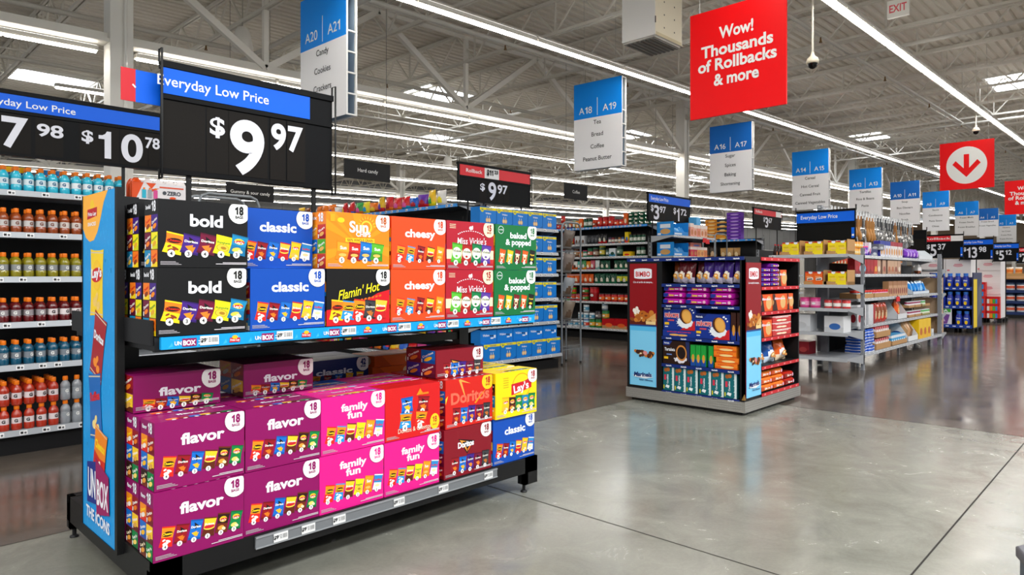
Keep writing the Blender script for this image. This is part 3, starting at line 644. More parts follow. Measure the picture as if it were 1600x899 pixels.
# end panel with printed art
pw, ph = pan-pan0, 1.72
b = MB(); b.box((-.03,pan0-.035,.185),(.003,pan0,1.915), rk); b.box((-.03,pan,.185),(.005,pan+.006,1.915), rk); b.box((-.03,pan0,.185),(.005,pan,.195), rk); b.box((-.012,pan0,.195),(.005,pan,1.915), rk)
b.build('panel_frame', rack)
b = MB(); b.box((-.026,pan0,.195),(-.012,pan,1.912), mat('#0f97e0', .3))
a = Art(b, (-.026,pan,.195), (0,-1,0), (0,0,1), .00012)
for k in range(420):
    x, y = random.uniform(.01, pw-.02), random.uniform(.01, ph-.03); t = random.uniform(-.6, .6); s = random.uniform(.006, .014)
    a.k = 1; a.poly([(x-s*.2,y-s),(x+s*.3,y-s*.6),(x+s*.25+t*.01,y+s),(x-s*.25+t*.01,y+s*.7)], mat('#2fb0f0', .3))
a.k = 3
pts = [(0,ph-.001)]
for k in range(13):
    u = k/12; pts.append((pw*(.02+.22*sin(u*pi*.5)) if False else 0, 0)) if False else None
a.poly([(0,ph-.002),(pw*.78,ph-.002),(pw*.66,ph*.968),(pw*.57,ph*.925),(pw*.47,ph*.885),(pw*.36,ph*.862),(pw*.22,ph*.858),(pw*.1,ph*.872),(0,ph*.9)], mat('#fbb23a', .35))
a.ell(pw*.30, ph*.962, .035, .035, '#f2c62a', 18); a.poly([(pw*.14,ph*.925),(pw*.45,ph*.932),(pw*.46,ph*.958),(pw*.15,ph*.955)], '#b81c26'); a.text('Frito Lay', pw*.30, ph*.935, .018, LT, w=pw*.26, bold=.03); a.text('SNACKS', pw*.29, ph*.905, .018, LT, w=pw*.26, bold=.03)
def bigbag(key, x, y, w, h, rot): a.k += 1; bag(a, key, pw*x, ph*y, w, h, rot, None, .0)
bigbag('lg', .40, .63, .22, .31, -.02) if False else None
def chipbag(x, y, w, h, rot, c1, c2, word, wc, logo, chip):
    c, n = cos(rot), sin(rot); X0, Y0 = pw*x, ph*y
    T = lambda px, py: (X0+px*c-py*n, Y0+px*n+py*c)
    a.poly([T(-w/2,-h/2),T(-w*.2,-h/2+.006),T(w*.2,-h/2+.006),T(w/2,-h/2),T(w*.46,-h*.25),T(w*.45,0),T(w*.46,h*.25),T(w/2,h/2),T(w*.2,h/2-.006),T(-w*.2,h/2-.006),T(-w/2,h/2),T(-w*.46,h*.25),T(-w*.45,0),T(-w*.46,-h*.25)], mat(c1, .3))
    if c2: a.poly([T(-w/2,-h/2),T(w/2,-h/2),T(w*.46,-h*.25),T(w*.45,-h*.02),T(0,-h*.08),T(-w*.45,-h*.02),T(-w*.46,-h*.25)], mat(c2, .3))
    for q in (-1, 1): a.poly([T(-w*.47,q*h*.46),T(w*.47,q*h*.46),T(w*.47,q*h*.44),T(-w*.47,q*h*.44)], mat('#d8c9a8', .3))
    for k, (dx, dy, r) in enumerate(((-.12,-.28,.16),(.14,-.33,.14),(.02,-.2,.12))):
        X, Y = T(dx*w, dy*h); a.ell(X, Y, r*w, r*w*.7, chip, 14, rot+.4*k)
    if logo: X, Y = T(0, h*.12); a.ell(X, Y, w*.34, w*.36, '#f3c42c', 20); a.ell(X, Y, w*.42, w*.17, logo, 20, rot+.1)
    X, Y = T(0, h*.09); a.text(word, X, Y, w*.2, wc, w=w*.78, bold=.045, rot=rot+.08)
chipbag(.45, .735, .215, .34, -.03, '#f8d21c', None, "Lay's", LT, '#c51a26', '#eac56a')
chipbag(.50, .55, .20, .33, -.30, '#a31420', None, 'Doritos', LT, None, '#ef8a2a')
chipbag(.42, .375, .205, .33, .10, '#1767b8', '#1767b8', 'Ruffles', '#d0242c', None, '#f0d58a')
chipbag(.56, .24, .20, .26, -.22, '#f0861c', '#cf2418', 'Cheetos', '#ffd21c', None, '#f3ede2')
a.poly([(pw*.17,ph*.20),(pw*.48,ph*.215),(pw*.48,ph*.09),(pw*.17,ph*.08)], mat('#1b2f86', .35)); a.poly([(pw*.44,ph*.225),(pw*.83,ph*.19),(pw*.85,ph*.085),(pw*.47,ph*.06)], mat('#97185f', .35))
a.text('UN', pw*.32, ph*.105, .135, LT, w=pw*.24, bold=.03, rot=.0); a.text('BOX', pw*.65, ph*.095, .12, LT, w=pw*.34, bold=.03); a.text('THE ICONS', pw*.5, ph*.035, .055, LT, w=pw*.72, bold=.03, rot=-.03)
b.build('end_panel', rack)
# cartons: upper deck
ZU, ZU2 = 1.230, 1.534
up = [('bold',1.082,3.185),('classic',1.492,3.30),('sun',1.908,3.185),('cheesy',2.326,3.185),('mv',2.738,3.185),('baked',3.158,3.185)]
lo = [('bold',1.075,3.185),('classic',1.500,3.19),('flamin',1.910,3.185),('cheesy',2.322,3.185),('mv',2.732,3.185),('baked',3.146,3.185)]
NM = {'bold': 'black snack carton reading bold', 'classic': 'royal blue snack carton reading classic', 'sun': 'orange wholegrain chips carton with a sun', 'cheesy': 'orange-red snack carton reading cheesy', 'mv': 'dark red chips carton with a cream band',
      'baked': 'green snack carton reading baked and popped', 'flamin': 'black and red carton of hot snacks with yellow script', 'flavor': 'plum purple snack carton reading flavor', 'family': 'pink snack carton reading family fun',
      'dormix': 'red carton picturing four mixed snack bags', 'dorred': 'scarlet chips carton with orange badge', 'dormar': 'maroon tortilla chips carton', 'lays': 'yellow potato chips carton'}
for k, x, y in up: place_carton(k, x, y, ZU2, NM[k]+', upper row of the top deck')
for k, x, y in lo: place_carton(k, x, y, ZU, NM[k]+', lower row of the top deck')
for i, (x, y) in enumerate(((1.082,3.43),(1.085,3.63))):
    place_carton('bold', x, y, ZU2, 'black snack carton reading bold, %s behind the upper front one' % ('just','second')[i]); place_carton('bold', x-.0, y-.04, ZU, 'black snack carton reading bold, %s behind the lower front one' % ('just','second')[i])
# cartons: base deck
Z0, Z1, Z2 = .244, .549, .854
bt = [('flavor',1.060,'end of the bottom row'),('flavor',1.468,'second in the bottom row'),('family',1.872,'third in the bottom row'),('family',2.280,'fourth in the bottom row'),('dormar',2.722,'fifth in the bottom row'),('classic',3.142,'on the base deck below the yellow carton')]
tp = [('flavor',1.070,'end of the second row, above the bottom one'),('flavor',1.478,'second along the second row up'),('family',1.884,'in the second row, upper one of its stack'),('dormix',2.290,'standing on a pink carton'),('dorred',2.738,'between the mixed carton and the yellow one'),('lays',3.150,'on the blue carton at the rack end')]
for k, x, d in bt: place_carton(k, x, RY0+.015 if k != 'flavor' or x > 1.2 else RY0+.005, Z0, NM[k]+', '+d)
for k, x, d in tp: place_carton(k, x, RY0+(.02 if k != 'lays' else .0), Z1, NM[k]+', '+d)
for r, yy in ((1, 3.385), (2, 3.575)):
    rn = 'behind the front one' if r == 1 else 'two behind the front one'
    for k, x, d in bt[:2]: place_carton(k, x+.006, yy, Z0, NM[k]+', %s of the base row, %s' % ('first' if x < 1.2 else 'second', rn))
    for i, (k, x, d) in enumerate(tp[:3]): place_carton('classic' if (r == 2 and i == 2) else k, x-.003, yy, Z1, ('royal blue snack carton' if (r == 2 and i == 2) else NM[k])+', %s of the second row, %s' % (ORD[i], rn))
    for i, (k, x, d) in enumerate(bt[2:]): place_carton(k, x, yy, Z0, NM[k]+', %s of the base row, %s' % (ORD[i+2], rn))
    for i, (k, x, d) in enumerate(tp[3:]): place_carton('family' if i == 0 else k, x-.004, yy, Z1, NM['family' if i == 0 else k]+', %s of the second row, %s' % (ORD[i+3], rn))
place_carton('flavor', 1.068, 3.46, Z2+.003, 'plum snack carton lying on its back beside the end panel', lying=True)
place_carton('flavor', 1.61, 3.50, Z2+.003, 'plum snack carton lying on its back on the second column', lying=True)
place_carton('dormar', 2.725, 3.27, Z2+.003, 'maroon tortilla chips carton lying on top of the red ones', lying=True)
# the far side of the base deck
for i, (x, k) in enumerate(((2.14,'blue'),(2.70,'cheesy'))):
    place_carton(k, x, 3.93, Z0, 'dark blue carton on the far side of the base deck' if i == 0 else 'orange carton on the far side of the base deck, lowest', w=.52 if k == 'blue' else .40, d=.40, h=.27)
    place_carton(k, x, 3.93, Z0+.272, 'dark blue carton on the far side, middle of its pile' if i == 0 else 'orange carton on the far side, middle of its pile', w=.52 if k == 'blue' else .40, d=.40, h=.27)
place_carton('blue', 2.13, 3.92, Z0+.545, 'large dark blue 42 bag carton lying on the far side of the rack', lying=True, count='42', w=.54, d=.42, h=.16)
put('flatorange', lambda: mk_box(.40,.28,.075,'#e8641c','#c8501a','#f2d8b0',None,style=3).build('snack_carton'), (2.69,3.90,Z0+.545), 'flat orange carton on the far side pile, lower of two', 'box', GR)
put('flatorange', None, (2.73,3.93,Z0+.621), 'flat orange carton on the far side pile, upper of two', 'box', GR)
# price board above the rack
price_board('tall black price board reading nine ninety-seven above the snack rack', (1.335, 3.86, 2.045), 0, 1.02, .60, (.425, .0, .86, PBLUE),
    [(0,.222),(.228,.35),(.352,.585),(.60,.70),(.708,.83)], [('$',.245,.245,.095,.085),('9',.358,.055,.29,.205,.06),('9',.605,.215,.145,.095,.06),('7',.712,.215,.145,.10,.06)],
    [('Everyday Low Price', -.03, .468, .055, .62)], None, post=[(.14,-.149),(.9,-.149)])
o = thing('price_strip', 'red and blue cardboard strip sticking out behind the tall price board', 'sign', (1.153, 3.93, 2.415))
b = MB(); b.box((.07,0,0),(.8,.006,.17), PBLUE); b.build('blue_strip', o); b = MB(); b.box((0,0,.0),(.07,.006,.172), mat('#c8202c', .4)); b.bar((.055,-.001,.09),(.07,-.001,.075),.003,.008,WHITE); b.build('red_strip', o)
# ---------------------------------------------------------------- shelving units
def rot2(x, y, rz): return (x*cos(rz)-y*sin(rz), x*sin(rz)+y*cos(rz))
GB = noisy('shelf_back_dark', '#141517', '#1b1c1f', 3, (.5, .6)); KICK = mat('#0d0d0f', .5, 0, 0, .3)
class Unit:
    """front towards local -y, x from 0 to w"""
    def __init__(s, label, loc, rz, w, d, H, shelves, back=GB, met=SHELF, post=STEEL, blue=(), tags=True, legs=False, name='shelving_unit', ends=True, kick=True, front_post=False):
        s.loc, s.rz, s.w, s.d = loc, rz, w, d; s.sh = shelves
        o = s.o = thing(name, label, 'shelf unit', loc, rz)
        b = MB()
        if kick: b.box((.0,.12,0),(w,d,.14), KICK)
        else:
            for x in (.3, w*.5, w-.3): b.box((x-.02,.16,0),(x+.02,.2,shelves[-1][0]-.05), STEEL)
        b.build('base', o)
        if back:
            b = MB(); b.box((0,d-.03,.14 if kick else .2),(w,d,H), back); b.build('back_panel', o)
        if front_post:
            b = MB(); b.box((w+.002,.03,0),(w+.047,.10,H), post)
            for k in range(int(H/.09)): b.box((w+.047,.05,.16+k*.09),(w+.048,.07,.21+k*.09), INK)
            b.build('upright', o)
        if ends:
            for x in (0, w-.045):
                b = MB(); b.box((x,d-.09,.14 if kick else 0),(x+.045,d-.03,H), post)
                for k in range(int(H/.09)): b.box((x-.001 if x == 0 else x+.045, d-.07, .16+k*.09),(x if x == 0 else x+.046, d-.05, .21+k*.09), INK)
                b.build('upright', o)
        for i, (z, dep) in enumerate(shelves):
            b = MB(); y0 = d-.03-dep; m = mat('#1c86d8', .35) if i in blue else met
            b.box((.0,y0+.01,z-.03),(w,d-.03,z), met if i not in blue else mat('#3c3f44', .4)); b.mesh([(0,y0-.012,z-.045),(w,y0-.012,z-.045),(w,y0,z+.004),(0,y0,z+.004),(0,y0+.012,z-.045),(w,y0+.012,z-.045),(w,y0+.012,z+.004),(0,y0+.012,z+.004)],
                [(0,1,2,3),(4,7,6,5),(0,3,7,4),(1,5,6,2),(3,2,6,7),(0,4,5,1)], m)
            for x in (0, w-.008): b.mesh([(x,y0+.03,z-.03),(x,d-.04,z-.03),(x,d-.04,z-.15),(x+.008,y0+.03,z-.03),(x+.008,d-.04,z-.03),(x+.008,d-.04,z-.15)],[(0,1,2),(3,5,4),(0,3,4,1),(1,4,5,2),(2,5,3,0)], met)
            if tags:
                a = Art(b, (0,y0-.0125,z-.043), (1,0,0), (0,.012,.049)); x = .05+.03*(i % 3)
                rr = random.Random(int(w*100)+i)
                while x < w-.1:
                    a.k = 2; a.rect(x, .006, .055, .034, mat('#e9e9e9', .5)); a.rect(x+.006, .012, .02, .02, INK); a.rect(x+.032, .012, .016, .016, mat('#55565a')); x += rr.choice((.11,.16,.24)) if tags is True else tags
            b.build('shelf', o)
    def W(s, x, y, z=0):
        a, b = rot2(x, y, s.rz); return (s.loc[0]+a, s.loc[1]+b, s.loc[2]+z)
    def front(s, i): return s.d-.03-s.sh[i][1]
# ---------------------------------------------------------------- product makers
def mk_bottle(liq, cap='#f07a12', lab='#c9ccd2', art='#20242b', h=.205, r=.0385):
    o = bpy.data.objects.new('drink_bottle', None); o.empty_display_size = .03; C.objects.link(o); o['category'] = 'bottle'; k = h/.205
    b = MB(); b.lathe([(r*.86,0),(r,.01*k),(r,.05*k),(r*.90,.058*k),(r*.9,.1*k),(r,.112*k),(r*.98,.130*k),(r*.8,.150*k),(r*.5,.164*k),(r*.42,.172*k)], mat(liq, .12, 0, 0, .6, .3), 16); b.build('body', o)
    b = MB(); b.lathe([(r*.50,.170*k),(r*.52,.173*k),(r*.52,.198*k),(r*.46,.205*k)], mat(cap, .4), 16); b.build('cap', o)
    b = MB(); n = 16; pts = [((r*.935)*cos(2*pi*q/n), (r*.935)*sin(2*pi*q/n), z*k) for z in (.052,.108) for q in range(n)]
    b.mesh(pts, [(q,(q+1)%n,n+(q+1)%n,n+q) for q in range(n)], mat(lab, .3), True)
    a = Art(b, (-.014,-r*.96,.058*k), (1,0,0), (0,0,1)); a.text('G', .014, .010*k, .024*k, art, bold=.06); b.build('label_band', o)
    return o
def mk_can(r, h, body, lid, band, n=14, lidh=.12, word=None, wc='#f2f2ee'):
    b = MB(); b.lathe([(r*.96,0),(r,.004),(r,h*(1-lidh)),(r*.97,h*(1-lidh)+.002)], mat(body, .3), n)
    b.lathe([(r*1.03,h*(1-lidh)),(r*1.03,h-.004),(r*.97,h)], mat(lid, .4), n); q = [(r*1.004,h*.22),(r*1.004,h*.62)]
    b.lathe(q, mat(band, .35), n, cap=False); a = Art(b, (-r*.5,-r*1.02,h*.26), (1,0,0), (0,0,1)); a.ell(r*.5, h*.16, r*.42, h*.1, mat(wc, .4), 10)
    return b
def mk_pouch(w, h, d, c1, c2, c3, c4=None, pic=None):
    """soft bag standing up: c1 body, c2 lower band, c3 picture patch, c4 top"""
    b = MB(); nx, nz = (14, 18) if pic else (8, 10)
    def P(i, j, s):
        u = 2*i/nx-1; v = j/nz; t = d/2*(1-abs(u)**2.6)*(1-abs(2*v-1)**3.5)*(1.15-.5*v)
        return (w/2*u*(.96+.04*abs(2*v-1)), s*(t+.002)+.004*sin(7*u+9*v)*s, h*v)
    for s in (-1, 1):
        pts = [P(i, j, s) for j in range(nz+1) for i in range(nx+1)]
        groups = {}
        for j in range(nz):
            for i in range(nx):
                u = 2*(i+.5)/nx-1; v = (j+.5)/nz
                m = c1
                if v < .30: m = c2
                if (u/.62)**2+((v-.36)/.20)**2 < 1: m = c3
                if v > .78 and c4: m = c4
                f = (j*(nx+1)+i, j*(nx+1)+i+1, (j+1)*(nx+1)+i+1, (j+1)*(nx+1)+i)
                groups.setdefault(m, []).append(f if s < 0 else f[::-1])
        i0 = len(b.v); b.v += pts
        for m, fs in groups.items():
            k = b._m(mat(m, .22))
            for f in fs: b.f.append(tuple(i0+q for q in f)); b.mi.append(k); b.sm.append(True)
    a = Art(b, (-w*.36,-d*.33,h*.60), (1,0,0), (0,.25,1)); a.k = 4; a.ell(w*.36, h*.06, w*.30, h*.055, mat('#efeee8', .4), 12); a.rect(w*.14, h*.045, w*.44, h*.03, mat(c2, .4))
    if pic:
        a = Art(b, (-w*.36,-d*.60,h*.14), (1,0,0), (0,0,1)); a.ell(w*.30, h*.20, w*.22, h*.10, mat(pic, .4), 14, .3); a.ell(w*.44, h*.10, w*.13, h*.06, mat(pic, .4), 12); a.ell(w*.30, h*.20, w*.12, h*.05, mat('#f2d9a0', .4), 12, .3)
    return b
def mk_tray(w, d, h, hf, c='#b48a5c'):
    b = MB(); t = .006; m = mat(c, .7); b.box((0,0,0),(w,d,t), m); b.box((0,d-t,0),(w,d,h), m); b.box((0,0,0),(w,t,hf), m)
    for x in (0, w-t): b.mesh([(x,0,0),(x,d,0),(x,d,h),(x,d*.5,h),(x,0,hf),(x+t,0,0),(x+t,d,0),(x+t,d,h),(x+t,d*.5,h),(x+t,0,hf)],[(0,1,2,3,4),(9,8,7,6,5),(0,5,6,1),(2,7,8,3),(3,8,9,4),(4,9,5,0)], m)
    return b
def mesh_of(name, cat, fn):
    def f():
        o = fn().build(name); o['category'] = cat; return o
    return f
SHN = ['top','second','third','fourth','fifth','sixth','bottom']
def stock(unit, i, shelf_name, where, items, x0=.05, y_off=.02, rz=None, group=None, sc=1.0, jitter=.004, fit=0):
    """items: (key, maker, width, noun[, dz[, depth shift]]); placed one after another along shelf i"""
    x = x0; n = {}
    if fit: tot = sum(q[2] for q in items if len(q) < 6 or len(q) > 6 or q[4] == 0); sc = min(1.12 if fit > 3 else 1.3, max(.86, fit/tot))
    for it in items:
        key, mk, w, noun = it[:4]; w *= sc; dz = it[4]*sc if len(it) > 4 else 0; dy = it[5] if len(it) > 5 else 0
        if key is None: x += w; continue
        k = n.get(noun, 0); n[noun] = k+1
        lab = '%s %s along the %s shelf of %s' % (ORD[k], noun, shelf_name, where)
        cen = mk[3] if len(mk) > 3 else 0
        lx = x+(w/2 if mk[2] else 0); ly = unit.front(i)+y_off+dy+(mk[4]*sc if len(mk) > 4 else 0)
        put(key, mesh_of(mk[0], mk[1], mk[5]), unit.W(lx, ly+random.uniform(-jitter, jitter), unit.sh[i][0]+.001+dz), lab, mk[1], group or (noun+' group'), unit.rz+(random.uniform(-.05,.05) if mk[2] else 0)).scale = (sc, sc, sc)
        if dz == 0 or len(it) > 6: x += w
def CAN(r, h, body, lid, band, noun, **kw):
    key = ('can', r, h, body, lid, band); return (key, ('can' if h < .2 else 'canister', 'can', True, 0, r, lambda: mk_can(r, h, body, lid, band, **kw)), 2*r+.012, noun)
def POUCH(w, h, d, c1, c2, c3, c4, noun, cat='bag', name='snack_bag'):
    key = ('pouch', w, h, d, c1, c2, c3, c4, name); return (key, (name, cat, True, 0, d*.6, lambda: mk_pouch(w, h, d, c1, c2, c3, c4)), w+.004, noun)
def BOX(w, d, h, c1, c2, c3, noun, word=None, style=0, name='packet_box', cat='box', wc='#f2f2ee', side=None):
    key = ('box', w, d, h, c1, c2, c3, word, style, name, side); return (key, (name, cat, False, 0, 0, lambda: mk_box(w, d, h, c1, c2, c3, word, wc, style, side)), w+.006, noun)
def GAP(w): return (None, None, w, '')
def up(it, dz, dy=0, adv=False): return tuple(it[:4])+(dz, dy)+((1,) if adv else ())

# ---------------------------------------------------------------- sports drink end unit
U1 = Unit('dark end shelving of coloured sports drinks behind the snack rack', (.0, 6.83, 0), 0, 2.70, .72, 2.26, [(2.205,.6),(1.855,.6),(1.483,.6),(1.103,.6),(.748,.6),(.205,.62)], ends=True)
DR = [('#2fb4cf','light blue','#d9e6ea','#1b5f86'),('#94431a','amber brown','#c9c6c4','#7a4a3a'),('#8c831a','yellow green','#8f9294','#e9e9e6'),('#601015','dark red','#9a9296','#e9e9e6'),('#10536f','deep blue','#7f878f','#e9e9e6'),('#b23019','orange red','#e6d9da','#3a3538')]
for i, (liq, cn, lab, art) in enumerate(DR):
    n = 12 if i == 0 else 10
    for q in range(n):
        x = 1.075+.0875*q; clear = i == 5 and q >= 6
        for r in range(2 if i < 5 else 4):
            for t in range(1 if i < 5 else 2):
                if r > 0 and t == 0 and i == 5: continue
                if r > 0 and clear: continue
                col = ('#8d9298','clear grey','#9aa0a6','#e9e9e6') if clear else (liq, cn, lab, art)
                if i == 3 and q >= 5: col = (liq, cn, '#e6dcdc', '#3a3538')
                if i in (0, 1) and q >= 6: col = (liq, cn, '#e8ecee' if i == 0 else '#d9cfc8', '#1b5f86' if i == 0 else '#7a4a3a')
                key = ('btl',)+col
                row = ('front row','second row','third row','fourth row')[r]
                put(key, lambda c=col: mk_bottle(c[0], '#f07a12', c[2], c[3]), U1.W(x, U1.front(i)+.055+.085*r, U1.sh[i][0]+.001+.206*t),
                    '%s drink bottle with orange cap, %s of the %s%s, %s shelf' % (col[1], ORD[q], 'upper ' if (i == 5 and t) else 'lower ' if i == 5 else '', row, SHN[i] if i < 5 else 'bottom'), 'bottle', 'sports drinks on the end shelves', random.uniform(-.5, .5))
o = thing('drink_multipack', 'orange and white shrink wrapped drink multipack beside the light blue bottles', 'multipack', U1.W(2.13, .118, 2.206))
b = MB(); n = 5
for k in range(n):
    for r in range(2): b.lathe([(.048,0),(.052,.02),(.052,.15),(.04,.19),(.02,.21)], mat('#e8521c' if k < 1 else '#e9e2e2', .25), 12, (.05+.1*k,.05+.1*r,0))
b.mesh([(0,-.004,.0),(.5,-.004,.0),(.5,-.004,.165),(0,-.004,.165)],[(0,1,2,3)], mat('#e9e4e6', .25)); a = Art(b, (0,-.004,0), (1,0,0), (0,0,1), .0008)
a.poly([(0,0),(.03,0),(.10,.165),(0,.165)], '#e8521c'); a.poly([(.12,.165),(.21,.165),(.17,.11),(.24,.12),(.15,.07),(.17,.11)], '#e8521c'); a.rect(.24,.125,.22,.014,'#e05a3c'); a.text('ZERO', .37, .062, .036, '#4a4e55', w=.13, bold=.04); a.ell(.285,.08,.018,.018,'#4a4e55',14); a.ell(.36,.035,.03,.012,'#e8521c')
for k, c in enumerate(('#2fb4cf','#9aa0a6','#d94f92')): a.rect(.085+.05*k,.02,.036,.08,c); a.rect(.095+.05*k,.1,.016,.018,'#f07a12')
b.build('wrapped_bottles', o)
# boxes stored on top, behind the drinks price board
U1b = 2.27
for k, (x, c1, c2, w) in enumerate(((.75,'#2b2d6e','#e8a020',.22),(1.02,'#23265e','#d94f2c',.2),(1.30,'#1c3f8c','#f2b51c',.24),(1.62,'#e06a2c','#2f7fc0',.2))):
    put(('topbag',c1), mesh_of('snack_bag','bag',lambda c1=c1,c2=c2,w=w: mk_pouch(w,.26,.1,c1,c2,'#e9e2d8',c2)), (x, 7.44, 2.206), 'crinkled bag on the top shelf behind the light blue bottles, %s along' % ORD[k], 'bag', 'bags behind the drinks price board')
price_board('wide black price board reading seven ninety-eight above the drinks', (.72, 6.80, 2.475), 0, 1.61, .535, (.375, .0, 1.60, PBLUE),
    [(.2,.60),(.63,.83),(.95,1.26),(1.265,1.50),(1.505,1.60)], [('7',.40,.075,.24,.18,.045),('98',.64,.19,.10,.19,.045),('$',.965,.19,.095,.09),('1',1.09,.06,.24,.13,.045),('0',1.275,.06,.24,.18,.045),('78',1.475,.20,.095,.125,.045)],
    [('Everyday Low Price', .22, .405, .055, .70)], None, post=[(.3,-.25),(1.3,-.25)], wire=False)
def wing_rack(label, loc, rz, w, h, shelves, d=.32):
    o = thing('wire_side_rack', label, 'wire rack', loc, rz); m = mat('#7f8488', .35, .4)
    for yy in (0, d):
        b = MB(); r = .09; b.tube([(0,yy,.03),(0,yy,h-r),(r*.3,yy,h-r*.3),(r,yy,h),(w-r,yy,h),(w-r*.3,yy,h-r*.3),(w,yy,h-r),(w,yy,.03)], .016, m, 8); b.build('tube_frame', o)
    for z in shelves:
        b = MB(); b.bar((0,0,z),(w,0,z),.008,.012,m); b.bar((0,d,z),(w,d,z),.008,.012,m); b.bar((0,0,z+.06),(w,0,z+.06),.006,.006,m)
        for k in range(7): b.bar((w*k/6,0,z),(w*k/6,d,z),.005,.005,m)
        b.build('wire_shelf', o)
    for x in (0, w):
        b = MB(); b.lathe([(.02,0),(.02,.03)], INK, 8, (x,0,0)); b.lathe([(.02,0),(.02,.03)], INK, 8, (x,d,0)); b.build('foot', o)
    return o
wing_rack('grey tube wire rack fixed beside the sports drink shelves', (2.74, 6.95, 0), 0, .62, 2.32, (.3,.7,1.1,1.5,1.9))
# ---------------------------------------------------------------- candy gondola and the blue wafer end unit
U2c = Unit('long candy gondola with a blue edged top shelf, running away from the wafer boxes', (6.75, 16.63, 0), -pi/2, 9.0, .62, 2.6, [(2.565,.58),(2.2,.45),(1.85,.45),(1.5,.45),(1.15,.45),(.86,.5),(.55,.55),(.22,.58)], blue=(0,))
CC = ['#d8232a','#f2c21c','#2a62c8','#6a3aa8','#f07a1c','#2fa04a','#e85aa0','#8c4a1c','#e9e6e0','#1f9fd0','#b01a2a','#f2e01c']
CN = {'#d8232a':'red','#f2c21c':'golden yellow','#2a62c8':'blue','#6a3aa8':'purple','#f07a1c':'orange','#2fa04a':'green','#e85aa0':'pink','#8c4a1c':'brown','#e9e6e0':'white','#1f9fd0':'sky blue','#b01a2a':'crimson','#f2e01c':'lemon yellow'}
rc = random.Random(3)
tops = ['#f2c21c','#8c4a1c','#e9e6e0','#f07a1c','#f07a1c','#f07a1c','#e9e6e0','#d8232a','#d8232a','#2fa04a','#f2e01c','#f07a1c','#f2c21c','#d8232a','#d8232a','#d8232a','#2a62c8','#6a3aa8','#f2c21c','#e9e6e0']
for k, c in enumerate(tops):
    lx = 16.63-(12.4-.225*k); c2 = rc.choice(CC); h = rc.choice((.19,.22,.25)) if c != '#f2c21c' else .27
    put(('candy',c,c2,h), mesh_of('candy_bag','bag',lambda c=c,c2=c2,h=h: mk_pouch(.21,h,.13,c,c2,rc.choice(CC),c)), U2c.W(lx, .14, 2.566), '%s candy bag standing on the blue edged top shelf, %s from its far end' % (CN[c], ORD[k]), 'bag', 'candy bags on the top shelf', -pi/2+rc.uniform(-.3,.3))
for s, (zi, nm) in enumerate(((5,'waist high'),(6,'second lowest'),(7,'lowest'))):
    for k in range(22):
        c = rc.choice(CC); c2 = rc.choice(CC[:6]); lx = 16.63-(12.6-.235*k)
        put(('candy',c,c2,.16), mesh_of('candy_bag','bag',lambda c=c,c2=c2: mk_pouch(.19,.16,.10,c,c2,rc.choice(CC),c)), U2c.W(lx, U2c.front(zi)+.09, U2c.sh[zi][0]+.018), '%s candy bag on the %s candy shelf, %s from the far end' % (CN[c], nm, ORD[k]), 'bag', 'candy bags seen under the rack deck', -pi/2+rc.uniform(-.3,.3), (-.25,0))
WS = [(2.235,.40),(1.862,.40),(1.52,.40),(1.130,.40),(.757,.42),(.235,.48)]
U2 = Unit('end shelving stacked with blue wafer boxes', (6.80, 7.05, 0), 0, 1.75, .55, 2.25, WS)
def wafer(h=.262, w=.335, d=.20):
    b = MB(); bl = mat('#1479cf', .35); b.box((0,0,0),(w,d,h), bl); a = Art(b, (0,0,0), (1,0,0), (0,0,1), .0001)
    a.rect(0, h*.82, w, h*.14, '#f2dc1c'); a.text('VALUE PACK', w*.56, h*.85, h*.07, '#1a3f8c', w=w*.4, bold=.03); a.ell(w*.14, h*.83, w*.10, w*.10, '#d9d21c', 14); a.text('40', w*.14, h*.80, h*.08, '#1a5fa8', bold=.04)
    a.text('Wafers', w*.5, h*.60, h*.1, LT, w=w*.34, bold=.02); a.ell(w*.43, h*.27, w*.085, h*.13, '#d9a86c', 12); a.ell(w*.57, h*.27, w*.085, h*.13, '#d9a86c', 12); a.ell(w*.43, h*.27, w*.06, h*.09, '#ecca98', 12); a.ell(w*.57, h*.27, w*.06, h*.09, '#ecca98', 12)
    a.rect(w*.42, h*.40, w*.03, h*.11, '#d9d9d6'); a.rect(w*.55, h*.40, w*.03, h*.11, '#d9d9d6'); a.poly([(w*.7,0),(w,0),(w,h*.16)], '#0d5fb0'); return b
def wafer_back(h=.20, w=.335, d=.20):
    b = MB(); b.box((0,0,0),(w,d,h), mat('#1479cf', .35)); a = Art(b, (0,0,0), (1,0,0), (0,0,1), .0001); a.text('Wafers', w*.35, h*.5, h*.16, LT, w=w*.4, bold=.02); a.rect(w*.62, h*.3, w*.18, h*.1, LT); a.rect(w*.55, h*.5, w*.3, h*.06, '#2a3440'); a.rect(w*.82, h*.35, w*.12, h*.22, LT); return b
for i in range(6):
    for k in range(5):
        x = .02+.345*k
        put('wafer', mesh_of('wafer_box','box',wafer), U2.W(x, U2.front(i)+.026, U2.sh[i][0]+.001), 'blue wafer box with a yellow band, %s from the left on the %s end shelf' % (ORD[k], SHN[i] if i < 5 else 'bottom'), 'box', 'blue wafer boxes')
        if i == 5: put('waferb', mesh_of('wafer_box','box',wafer_back), U2.W(x, U2.front(i)+.10, U2.sh[i][0]+.264), 'blue wafer box turned on its side on the bottom end shelf, %s from the left' % ORD[k], 'box', 'blue wafer boxes')
